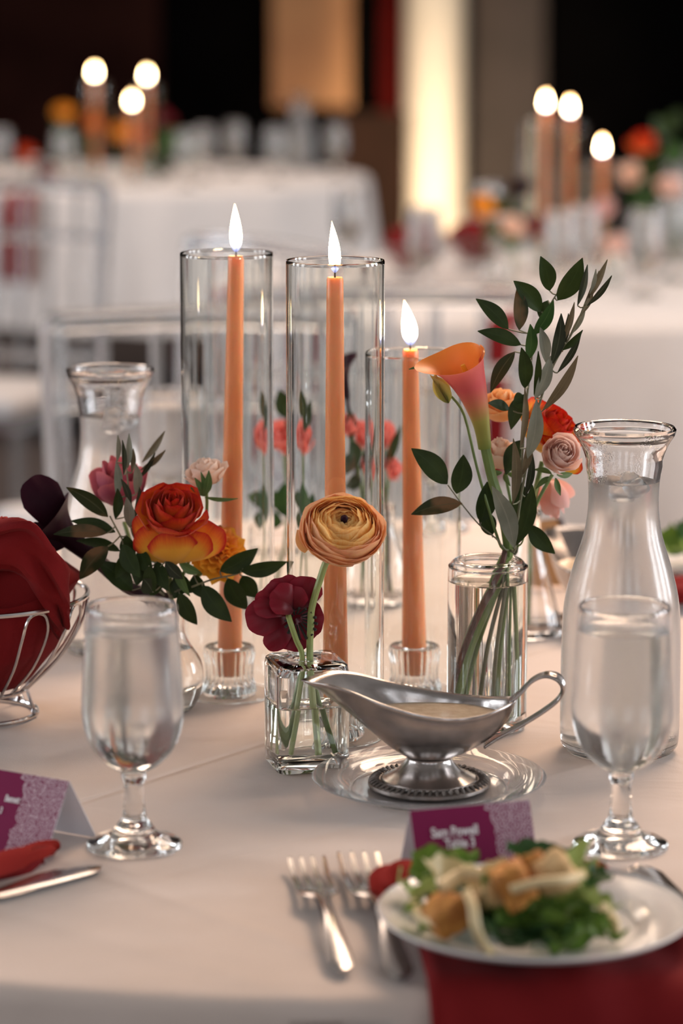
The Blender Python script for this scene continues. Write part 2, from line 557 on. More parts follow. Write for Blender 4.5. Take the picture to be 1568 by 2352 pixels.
def two_sided(name, a, b):
    """outside colours of a spathe over its orange inner face"""
    k = NT(name)
    uv = k.n('ShaderNodeUVMap').outputs[0]
    f = k.n('ShaderNodeSeparateXYZ', {0: uv}).outputs['Y']
    mp = k.n('ShaderNodeMapping', {'Vector': uv, 'Scale': (60, 3, 1)})
    st = k.n('ShaderNodeTexNoise', {'Vector': mp.outputs[0], 'Scale': 1.0, 'Detail': 2.0}).outputs['Fac']
    f = k.math('ADD', f, k.math('MULTIPLY', k.math('SUBTRACT', st, 0.5), 0.2))
    mx = k.n('ShaderNodeMix', data_type='RGBA')
    g = k.n('ShaderNodeNewGeometry').outputs['Backfacing']
    k.t.links.new(g, mx.inputs[0]); k.t.links.new(k.ramp(f, a), mx.inputs[6]); k.t.links.new(k.ramp(f, b), mx.inputs[7])
    bs = k.n('ShaderNodeBsdfPrincipled', {'Base Color': mx.outputs[2], 'Roughness': 0.42, 'Specular IOR Level': 0.3})
    t = k.n('ShaderNodeBsdfTranslucent', {'Color': mx.outputs[2]})
    return k.end(k.mix(0.18, bs.outputs[0], t.outputs[0]))


M['calla'] = two_sided('calla_spathe', [(0.0, (0.20, 0.26, 0.05)), (0.28, (0.42, 0.38, 0.09)), (0.46, (0.66, 0.24, 0.12)), (0.62, (0.74, 0.13, 0.13)), (0.93, (0.80, 0.19, 0.15)), (1.0, (0.88, 0.36, 0.10))],
                       [(0.0, (0.5, 0.3, 0.05)), (0.6, (0.80, 0.22, 0.05)), (1.0, (0.86, 0.27, 0.045))])
M['bud'] = petal_mat('yellow_green_bud', [(0.0, (0.30, 0.33, 0.08)), (0.5, (0.55, 0.47, 0.12)), (1.0, (0.66, 0.50, 0.16))], 0.2)
M['lettuce'] = leaf_mat('green_lettuce', (0.17, 0.27, 0.05), (0.08, 0.17, 0.03), 0.35, transl=0.3, rib=(0.35, 0.42, 0.2))
M['lettuce_pale'] = leaf_mat('pale_lettuce', (0.36, 0.42, 0.15), (0.25, 0.34, 0.09), 0.35, transl=0.3, rib=(0.5, 0.5, 0.3))
M['lettuce_dark'] = leaf_mat('dark_lettuce', (0.035, 0.085, 0.025), (0.06, 0.13, 0.045), 0.35, transl=0.2, rib=(0.1, 0.17, 0.08))
M['lettuce_cream'] = leaf_mat('creamy_lettuce_rib', (0.62, 0.52, 0.30), (0.55, 0.47, 0.25), 0.35, transl=0.3, rib=(0.65, 0.58, 0.36))
M['crouton'] = pbr('toasted_bread', (0.60, 0.26, 0.05), (0.38, 0.13, 0.022), 0.7, 0, 70, 0.9, 160, 0.003)
M['crouton_pale'] = pbr('pale_toast', (0.72, 0.50, 0.25), (0.55, 0.34, 0.14), 0.7, 0, 70, 0.9, 160, 0.003)
M['cheese'] = pbr('shaved_cheese', (0.74, 0.58, 0.32), (0.66, 0.5, 0.26), 0.5, 0, 50)
M['dressing'] = pbr('cream_dressing', (0.74, 0.60, 0.43), (0.62, 0.48, 0.33), 0.18, 0, 160, 0.3, 180, 0.001)
M['card_white'] = pbr('white_card', (0.80, 0.78, 0.82), (0.78, 0.76, 0.8), 0.7, 0, 20)
M['ink'] = pbr('white_ink', (0.85, 0.80, 0.82), None, 0.7)
M['table_wood'] = pbr('plywood', (0.30, 0.2, 0.12), (0.24, 0.16, 0.1), 0.6)
M['dark_metal'] = pbr('grey_metal', (0.12, 0.12, 0.12), None, 0.5, 0.7)
M['cushion'] = pbr('ivory_cushion', (0.7, 0.68, 0.68), (0.66, 0.64, 0.64), 0.8, 0, 20)


def lace_mat():
    """flat print: a burgundy card face with a band of white lace flowers at its right end (uv)"""
    k = NT('printed_card')
    uv = k.n('ShaderNodeUVMap').outputs[0]
    sp = k.n('ShaderNodeSeparateXYZ', {0: uv})
    mp = k.n('ShaderNodeMapping', {'Vector': uv, 'Scale': (13, 7.5, 1)})
    vo = k.n('ShaderNodeTexVoronoi', {'Vector': mp.outputs[0], 'Scale': 1.0, 'Randomness': 0.75}, voronoi_dimensions='2D')
    d = vo.outputs['Distance']
    rings = k.math('SINE', k.math('MULTIPLY', d, 21.0))
    mp2 = k.n('ShaderNodeMapping', {'Vector': uv, 'Scale': (42, 24, 1)})
    v2 = k.n('ShaderNodeTexVoronoi', {'Vector': mp2.outputs[0], 'Scale': 1.0}, voronoi_dimensions='2D', feature='DISTANCE_TO_EDGE')
    web = k.math('LESS_THAN', v2.outputs['Distance'], 0.055)
    on_ = k.math('MAXIMUM', k.math('GREATER_THAN', rings, 0.5), web)
    nz = k.n('ShaderNodeTexNoise', {'Vector': mp.outputs[0], 'Scale': 0.9, 'Detail': 1.0}).outputs['Fac']
    lim = k.math('ADD', sp.outputs['X'], k.math('MULTIPLY', k.math('SUBTRACT', nz, 0.5), 0.22))
    band = k.math('GREATER_THAN', lim, 0.67)
    fac = k.math('MULTIPLY', k.math('MULTIPLY', on_, band), 0.72)
    mx = k.n('ShaderNodeMix', data_type='RGBA')
    k.t.links.new(fac, mx.inputs[0])
    mx.inputs[6].default_value = (0.20, 0.008, 0.065, 1)
    mx.inputs[7].default_value = (0.78, 0.66, 0.72, 1)
    return k.end(k.n('ShaderNodeBsdfPrincipled', {'Base Color': mx.outputs[2], 'Roughness': 0.55, 'Specular IOR Level': 0.2}).outputs[0])


M['lace'] = lace_mat()

# ------------------------------------------------------------------ the hall
def slab(name, b, m):
    return struct(mesh(name, box(*b), m, smooth=False))


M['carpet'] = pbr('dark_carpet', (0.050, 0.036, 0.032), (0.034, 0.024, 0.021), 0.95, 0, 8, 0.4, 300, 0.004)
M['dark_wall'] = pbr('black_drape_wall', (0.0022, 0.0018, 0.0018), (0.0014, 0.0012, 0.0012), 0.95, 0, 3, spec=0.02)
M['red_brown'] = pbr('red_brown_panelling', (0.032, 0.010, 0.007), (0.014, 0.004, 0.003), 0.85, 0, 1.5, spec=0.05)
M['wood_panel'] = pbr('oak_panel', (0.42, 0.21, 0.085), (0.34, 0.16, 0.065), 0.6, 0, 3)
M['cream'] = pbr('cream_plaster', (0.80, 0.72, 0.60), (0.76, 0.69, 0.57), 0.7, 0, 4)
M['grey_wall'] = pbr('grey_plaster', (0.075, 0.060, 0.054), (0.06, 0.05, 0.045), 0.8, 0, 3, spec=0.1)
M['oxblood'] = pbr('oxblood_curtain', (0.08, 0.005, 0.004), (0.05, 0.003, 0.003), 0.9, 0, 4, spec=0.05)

slab('floor', (-8, -5, -0.1, 8, 16.2, 0.0), M['carpet'])
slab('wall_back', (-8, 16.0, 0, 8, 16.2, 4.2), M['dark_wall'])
M['side_wall'] = pbr('beige_plaster', (0.42, 0.36, 0.31), (0.38, 0.32, 0.28), 0.9, 0, 3)
M['ceiling_white'] = pbr('off_white_ceiling', (0.72, 0.67, 0.62), (0.68, 0.63, 0.58), 0.95, 0, 3)
slab('wall_left', (-8.2, -5, 0, -8, 16.2, 4.2), M['side_wall'])
slab('wall_right', (8, -5, 0, 8.2, 16.2, 4.2), M['side_wall'])
slab('wall_front', (-8, -5.2, 0, 8, -5, 4.2), M['side_wall'])
slab('ceiling', (-8, -5, 4.2, 8, 16.2, 4.3), M['ceiling_white'])


def bx(px0, px1, Y):                           # the span of a wall feature between two picture columns
    return at(px0, 300, Y).x, at(px1, 300, Y).x


YW = 16.0
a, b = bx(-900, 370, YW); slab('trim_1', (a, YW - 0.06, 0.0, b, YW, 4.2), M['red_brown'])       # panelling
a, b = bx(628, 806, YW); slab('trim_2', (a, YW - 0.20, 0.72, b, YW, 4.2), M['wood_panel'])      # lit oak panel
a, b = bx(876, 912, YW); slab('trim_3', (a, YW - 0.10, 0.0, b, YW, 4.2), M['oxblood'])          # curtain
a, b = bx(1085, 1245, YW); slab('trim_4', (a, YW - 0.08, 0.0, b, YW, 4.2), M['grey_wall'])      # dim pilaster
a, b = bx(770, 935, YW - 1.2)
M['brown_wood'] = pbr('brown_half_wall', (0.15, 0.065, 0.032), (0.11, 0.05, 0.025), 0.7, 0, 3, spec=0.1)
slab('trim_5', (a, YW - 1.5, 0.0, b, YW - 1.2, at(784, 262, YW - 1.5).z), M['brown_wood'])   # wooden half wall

# cream half-round column with base and capital
ca, cb = bx(928, 1066, YW - 0.3)
cxm, cr = (ca + cb) / 2, (cb - ca) / 2
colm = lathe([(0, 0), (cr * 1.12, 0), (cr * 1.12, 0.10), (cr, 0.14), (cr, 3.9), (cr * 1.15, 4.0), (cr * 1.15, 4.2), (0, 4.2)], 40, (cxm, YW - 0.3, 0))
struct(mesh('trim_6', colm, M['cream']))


def uplight(x, y, tx, ty, tz, power, color, label, spread=70, blend=0.9):
    t = thing('uplight', label, 'lamp', (x, y, 0), 'floor uplights along the back wall')
    mesh('housing', lathe([(0, 0.005), (0.07, 0.005), (0.075, 0.02), (0.075, 0.12), (0.06, 0.12), (0.055, 0.1), (0, 0.1)], 20, (x, y, 0)), M['dark_metal'], t)
    mesh('base', box(x - 0.09, y - 0.09, 0, x + 0.09, y + 0.09, 0.006), M['dark_metal'], t, smooth=False)
    l = bpy.data.lights.new('uplight_lamp', 'SPOT')
    l.energy, l.color, l.spot_size, l.spot_blend, l.shadow_soft_size = power, color, radians(spread), blend, 0.05
    o = bpy.data.objects.new('uplight_lamp', l)
    COL.objects.link(o)
    o.location = (x, y, 0.16)
    o.rotation_euler = (Vector((tx, ty, tz)) - Vector(o.location)).to_track_quat('-Z', 'Y').to_euler()
    return t


uplight(cxm - 0.05, YW - 1.55, cxm, YW - 0.4, 0.55, 130, (1.0, 0.75, 0.50), 'small black uplight at the foot of the cream column', 80, 0.6)
pa, pb = bx(628, 806, YW)
uplight((pa + pb) / 2, YW - 1.0, (pa + pb) / 2, YW - 0.2, 1.0, 24, (1.0, 0.66, 0.40), 'small black uplight below the oak panel', 70)

# ------------------------------------------------------------------ tables
TC = Vector((0.0, 2.306, 0))
TR = 0.765


def cloth_vf(c, R, z, drop, seed, nfold=15, amp=0.028, th0=0.0, pleats=()):
    V, Fc = [], []
    seg = 160
    rows = [(R * q, 0.0, 0.0) for q in (0.0, 0.25, 0.5, 0.7, 0.85, 0.95, 0.985)]
    for q in range(1, 5):
        a = q / 4 * pi / 2
        rows.append((R * 0.985 + 0.012 * sin(a), -0.012 * (1 - cos(a)), 0.0))
    for q in range(1, 13):
        f = q / 12
        rows.append((R * 0.985 + 0.012, -0.012 - f * (drop - 0.012), f))
    rnd = random.Random(seed)
    ph = [rnd.uniform(0, 6.28) for _ in range(6)]
    z -= 0.0008                                   # things stand a hair above the weave
    V.append((c[0], c[1], z))
    for (r, dz, f) in rows[1:]:
        for i in range(seg):
            a = 2 * pi * i / seg + th0
            wv = sin(nfold * a + ph[0] + 1.2 * sin(2 * a + ph[1])) * 0.7 + 0.4 * sin((nfold * 2 - 5) * a + ph[2])
            rr = r + (wv + 0.75) * amp * (f ** 0.8) * (1 if f > 0 else 0) + 0.015 * f
            for (a0, wd_, dep) in pleats:
                rr += dep * exp(-(((a + pi) % (2 * pi) - pi - a0) / wd_) ** 2) * f ** 0.3 if f > 0 else 0
            und = 0.0
            V.append((c[0] + rr * cos(a), c[1] + rr * sin(a), z + dz + und + (0.012 * sin(3 * a + ph[3]) * f if f == 1 else 0)))
    for i in range(seg):
        Fc.append((0, 1 + i, 1 + (i + 1) % seg))
    for j in range(len(rows) - 2):
        for i in range(seg):
            i2 = (i + 1) % seg
            Fc.append((1 + j * seg + i, 1 + (j + 1) * seg + i, 1 + (j + 1) * seg + i2, 1 + j * seg + i2))
    return V, Fc


def banquet_table(c, label, group=None):
    t = thing('banquet_table', label, 'table', (c[0], c[1], 0), group)
    mesh('tabletop', lathe([(0, TZ - 0.03), (TR - 0.115, TZ - 0.03), (TR - 0.11, TZ - 0.005), (0, TZ - 0.005)], 64, (c[0], c[1], 0)), M['table_wood'], t)
    for i in range(4):
        a = pi / 4 + i * pi / 2
        x, y = c[0] + 0.45 * cos(a), c[1] + 0.45 * sin(a)
        mesh('leg', tube([(x, y, 0.0), (x, y, TZ - 0.03)], 0.016, 10, 1), M['dark_metal'], t)
    return t


lines = [(on(190, 1840), on(590, 1710), 0.0013, 0.004),
         (on(1240, 1785), on(1568, 1700), 0.0008, 0.006),
         (on(300, 2030), on(660, 2160), 0.0009, 0.008),
         (on(0, 2090), on(400, 2200), 0.0006, 0.01)]
M['tablecloth'] = cloth_mat('ivory_tablecloth', (0.68, 0.575, 0.515), (0.64, 0.54, 0.48), lines, 0.2)
M['tablecloth_far'] = cloth_mat('white_tablecloth', (0.74, 0.69, 0.66), (0.70, 0.65, 0.62), (), 0.2)

banquet_table(TC, 'round folding banquet table hidden under the near tablecloth')
tcl = mesh('tablecloth', cloth_vf(TC, TR, TZ, 0.40, 3, 16, 0.022, 0.0, ((radians(-90.0), 0.022, -0.10), (radians(-85.6), 0.03, 0.03), (radians(-97.0), 0.05, 0.012))), M['tablecloth'])
tag(tcl, 'ivory tablecloth on the near table under the candles and gravy boat', 'tablecloth')

TL_ = Vector((at(300, 480, 9.1).x, 9.1, 0))
TRT = Vector((at(1330, 600, 5.65).x, 5.65, 0))
for c, lab, s in ((TL_, 'far table at the back left of the hall', 11), (TRT, 'middle table behind the carafe', 12)):
    banquet_table(c, 'round banquet table under the cloth of the ' + lab.split(' of the hall')[0])
    o = mesh('tablecloth', cloth_vf(c, TR, TZ, 0.40, s, 15, 0.03, 0.2), M['tablecloth_far'])
    tag(o, 'white tablecloth on the ' + lab, 'tablecloth')

# ------------------------------------------------------------------ clear resin chairs
def make_chair(label):
    t = thing('resin_chair', label, 'chair', (0, 0, 0), 'clear resin chairs around the tables')
    m = M['acrylic']
    # local: seat faces +y, back at y=-0.2
    s = mesh('seat', box(-0.20, -0.19, 0.43, 0.20, 0.20, 0.455), m, t, smooth=False)
    bevel(s, 0.008)
    cu = mesh('cushion', box(-0.185, -0.165, 0.4555, 0.185, 0.185, 0.50), M['cushion'], t, smooth=False)
    bevel(cu, 0.018, 3)
    for sx in (-1, 1):
        mesh('back_post', tube([(sx * 0.175, -0.19, 0.0), (sx * 0.185, -0.195, 0.44), (sx * 0.20, -0.235, 0.91)], [0.014, 0.017, 0.017], 10, 5), m, t)
        mesh('leg', tube([(sx * 0.185, 0.185, 0.0), (sx * 0.185, 0.18, 0.43)], [0.012, 0.015], 10, 3), m, t)
        mesh('side_stretcher', tube([(sx * 0.183, -0.19, 0.2), (sx * 0.185, 0.18, 0.2)], 0.008, 8, 1), m, t)
    mesh('top_rail', tube([(-0.20, -0.235, 0.905), (0, -0.25, 0.91), (0.20, -0.235, 0.905)], [0.016] * 3, 10, 5), m, t)
    mesh('mid_rail', tube([(-0.197, -0.225, 0.80), (0, -0.238, 0.80), (0.197, -0.225, 0.80)], [0.010] * 3, 10, 5), m, t)
    mesh('low_rail', tube([(-0.188, -0.2, 0.54), (0, -0.21, 0.54), (0.188, -0.2, 0.54)], [0.011] * 3, 10, 5), m, t)
    for i in range(5):
        x = -0.13 + i * 0.065
        mesh('spindle', tube([(x, -0.203, 0.45), (x * 1.03, -0.235, 0.895)], 0.008, 8, 1), m, t)
    mesh('front_stretcher', tube([(-0.185, 0.183, 0.16), (0.185, 0.183, 0.16)], 0.008, 8, 1), m, t)
    return t


chair = make_chair('clear resin chair across the near table behind the left carafe')
chair.location = (-0.155, 3.38, 0)
chair.rotation_euler = (0, 0, radians(184))
GC = 'clear resin chairs around the tables'
for (px, Y, rz, lab) in [
        (330, 4.5, 128, 'clear resin chair pulled back beyond the near table, behind the left candle tube'),
        (858, 4.15, 4, 'clear resin chair at the near edge of the middle table behind the shorter tube'),
        (-560, 8.9, -80, 'clear resin chair at the left end of the far table'),
        (1060, 9.3, 82, 'clear resin chair at the right end of the far table'),
        (-60, 6.0, 160, 'clear resin chair at the left edge of the picture between the tables'),
]:
    dup(chair, (at(px, 600, Y).x, Y, 0), lab, GC, radians(rz))

# ------------------------------------------------------------------ glass tubes, holders, candles
def glass_tube(c, h, r, label, group=None, seg=64):
    t = 0.0015
    o = mesh('glass_tube', lathe([(r - t, 0.0008), (r - t * 0.8, 0.0), (r - t * 0.2, 0.0), (r, 0.0008), (r, 0.003), (r, h * 0.5), (r, h - 0.003), (r, h - 0.001), (r - t * 0.25, h), (r - t * 0.75, h), (r - t, h - 0.001), (r - t, h - 0.003), (r - t, h * 0.5), (r - t, 0.003)], seg,
                                closed=True), M['tube_glass'], org=Vector((0, 0, 0)))
    o.location = c
    return tag(o, label, 'candle shade', group)


def candle_holder(c, label, group=None, seg=60):
    t = thing('candle_holder', label, 'candle holder', c, group)
    H = 0.040

    def flute(a, r, z):
        return (0.0011 * cos(20 * a)) if (r > 0.015 and 0.006 < z < 0.037) else 0.0
    prof = [(0, 0.0), (0.021, 0.0), (0.0225, 0.003), (0.0205, 0.008), (0.0185, 0.014), (0.0190, 0.026), (0.0205, 0.034), (0.0205, H - 0.001), (0.0195, H),
            (0.0125, H), (0.0115, H - 0.002), (0.0102, 0.016), (0, 0.015)]
    mesh('cup', lathe(prof, seg, tuple(c), ripple=flute), M['thick_glass'], t)
    return t


def taper(base, top, label, flame_h, flame_w, group=None, r0=0.0100, r1=0.0063, lean=0.0, seg=24):
    base, top = Vector(base), Vector(top)
    t = thing('taper_candle', label, 'candle', base, group)
    ax = (top - base)
    L = ax.length
    R = frame(ax)
    prof = [(0, 0), (r0 * 0.9, 0), (r0, 0.003), (r0 * 0.985, 0.03)]
    for q in (0.3, 0.5, 0.7, 0.85, 0.95):
        prof.append((r0 + (r1 - r0) * q ** 0.9, L * q))
    prof += [(r1, L - 0.002), (r1 * 0.86, L), (r1 * 0.55, L - 0.0015), (0, L - 0.002)]
    mesh('wax', lathe(prof, seg, tuple(base), M=R), M['wax'], t)
    up = Vector((0, 0, 1))
    mesh('wick', tube([top - ax.normalized() * 0.003, top + up * 0.004, top + up * 0.007 + Vector((0.0012, 0, 0.001))], [0.0008, 0.0007, 0.0005], 6, 3), M['wick'], t)
    fp = []
    for q in range(17):
        f = q / 16
        rr = (sin(pi * f ** 0.72) ** 0.9) * (1 - 0.28 * f) if 0 < f < 1 else 0
        fp.append((max(rr, 0) * flame_w * 0.56, f * flame_h))
    V, Fc, U = lathe(fp, 20)
    fo = top + up * 0.0025
    V = [(v[0] + fo.x + lean * (v[2] / flame_h) ** 2 * flame_h, v[1] + fo.y, v[2] + fo.z) for v in V]
    mesh('flame', (V, Fc, U), M['flame'], t)
    return t


TUBE_R = 0.0373


def candle_set(bx_, by_, rim_y, ctop, cbot, flame, labs, rim_x=None, seg=64, lean=0.0):
    b = on(bx_, by_)
    h = height_at(b, rim_y)
    glass_tube(b, h, TUBE_R, labs[0], seg=seg)
    candle_holder(b, labs[1])
    cb = at(cbot, 1500, b.y); cb.z = TZ + 0.0165
    ct = at(ctop[0], ctop[1], b.y)
    cb.x = b.x + (cb.x - b.x) * 0.0
    taper(cb, ct, labs[2], px2m(flame[0], b.y), px2m(flame[1], b.y), lean=lean)


candle_set(527, 1592, 580, (542, 588), 527, (112, 27), ('tall clear glass tube on the near table, left of the three', 'fluted glass taper holder inside the left glass tube', 'tall lit peach taper candle in the left glass tube'), lean=-0.02)
candle_set(770, 1690, 597, (769, 636), 768, (120, 28), ('tall clear glass tube behind the peach ranunculus, middle of the three', 'fluted glass taper holder inside the middle glass tube behind the square vase', 'lit peach taper candle behind the peach ranunculus'), lean=-0.06)
candle_set(951, 1590, 809, (942, 802), 947, (106, 35), ('shorter clear glass tube beside the calla lily, right of the three', 'fluted glass taper holder inside the shorter right glass tube', 'shorter lit peach taper candle beside the calla lily'), lean=-0.14)


# ------------------------------------------------------------------ goblets and carafes
def make_goblet(label, group, c=(0, 0, 0)):
    t = thing('water_goblet', label, 'glass', (0, 0, 0), group)
    bowl_out = smooth_profile([(0.0, 0.0535), (0.008, 0.0538), (0.016, 0.0575), (0.0255, 0.067), (0.0315, 0.080), (0.0342, 0.095), (0.0338, 0.112), (0.0325, 0.135), (0.0312, 0.158), (0.0306, 0.1695)], 3)
    bowl_in = smooth_profile([(0.0288, 0.1700), (0.0294, 0.158), (0.0306, 0.135), (0.0318, 0.112), (0.0320, 0.096), (0.0292, 0.081), (0.0228, 0.0685), (0.013, 0.061), (0.0, 0.0585)], 3)
    mesh('bowl', lathe(bowl_out + [(0.0300, 0.1708), (0.0292, 0.1708)] + bowl_in, 56), M['frost_goblet'], t)
    stem = smooth_profile([(0.0, 0.0530), (0.0072, 0.0528), (0.0085, 0.0500), (0.0078, 0.0475), (0.0068, 0.0450), (0.0066, 0.036), (0.0076, 0.026), (0.0092, 0.019), (0.0112, 0.0165), (0.0112, 0.0140), (0.0, 0.0138)], 3)
    mesh('stem', lathe(stem, 16), M['thick_glass'], t)
    foot = smooth_profile([(0.0, 0.0134), (0.0125, 0.0132), (0.0140, 0.0110), (0.020, 0.0075), (0.0285, 0.0048), (0.0318, 0.0025), (0.0316, 0.0006), (0.029, 0.0), (0.0, 0.0012)], 3)
    mesh('foot', lathe(foot, 40, ripple=lambda a, r, z: 0.0003 * cos(8 * a) if r > 0.015 else 0), M['thick_glass'], t)
    wat = [(0.0, 0.0580), (0.0132, 0.0605), (0.0232, 0.068), (0.0297, 0.0808), (0.0325, 0.096), (0.0323, 0.112), (0.0311, 0.135), (0.0302, 0.152), (0.0300, 0.1545), (0.0290, 0.1538), (0.0, 0.1538)]
    mesh('water', lathe(smooth_profile(wat[:9], 2) + wat[9:], 48), M['water'], t)
    for ch in t.children:
        for v in ch.data.vertices:
            v.co.z *= 0.972
    return t


GG = 'stemmed water goblets on the tables'
gob = make_goblet('fogged stemmed goblet of iced water beside the left place card', GG)
gob.location = on(309, 1942)
gscale = 1.0
dup(gob, on(1424, 1942), 'fogged stemmed goblet of iced water in front of the right carafe', GG, 0.7)
dup(gob, on(385, 1258), 'blurred stemmed goblet of water across the near table beside the left carafe', GG, 1.3)
dup(gob, on(1010, 1215), 'blurred stemmed goblet of water across the near table behind the shorter tube', GG, 2.1)


def make_carafe(label, group):
    t = thing('water_carafe', label, 'carafe', (0, 0, 0), group)
    out = smooth_profile([(0.0, 0.0), (0.036, 0.0), (0.0425, 0.004), (0.0450, 0.012), (0.0452, 0.05), (0.0447, 0.10), (0.0425, 0.128), (0.0362, 0.155), (0.0295, 0.178), (0.0265, 0.200), (0.0268, 0.222), (0.0300, 0.240), (0.0348, 0.2525), (0.0388, 0.259)], 3)
    rim = [(0.0400, 0.2615), (0.0402, 0.2640), (0.0388, 0.2660), (0.0370, 0.2655), (0.0362, 0.2630)]
    inn = smooth_profile([(0.0352, 0.259), (0.0318, 0.2515), (0.0272, 0.240), (0.0242, 0.222), (0.0240, 0.200), (0.0270, 0.179), (0.0337, 0.156), (0.0400, 0.129), (0.0422, 0.100), (0.0427, 0.05), (0.0424, 0.016), (0.038, 0.009), (0.0, 0.008)], 3)
    ks = lambda L: [(r * (0.955 if z > 0.235 else 1.0), z * 0.935) for r, z in L]
    mesh('body', lathe(ks(out + rim + inn), 64), M['frost_carafe'], t)
    wp = [(0.0, 0.0075), (0.0384, 0.0085), (0.0430, 0.016), (0.0433, 0.05), (0.0428, 0.100), (0.0406, 0.129), (0.0343, 0.156), (0.0276, 0.179), (0.0246, 0.200), (0.0249, 0.2225), (0.0240, 0.2225), (0.0, 0.2218)]
    mesh('water', lathe(ks(smooth_profile(wp[:10], 3) + wp[10:]), 48), M['water'], t)
    rnd = random.Random(9)
    for i in range(3):
        x, y, z = rnd.uniform(-0.009, 0.009), rnd.uniform(-0.009, 0.009), 0.200 + 0.004 * i
        Mx = Matrix.Rotation(rnd.uniform(0, 3), 3, Vector((rnd.random(), rnd.random(), rnd.random())))
        V, Fc, _ = box(-0.007, -0.006, -0.006, 0.007, 0.006, 0.006)
        o = mesh('ice_cube', ([Mx @ Vector(v) + Vector((x, y, z)) for v in V], Fc), M['ice'], t)
        bevel(o, 0.003, 2)
    return t


GCF = 'glass water carafes'
car = make_carafe('fogged glass carafe of iced water behind the right goblet', GCF)
car.location = on(1421, 1722)
dup(car, on(262, 1492), 'fogged glass carafe of iced water behind the left bouquet', GCF, 1.0)


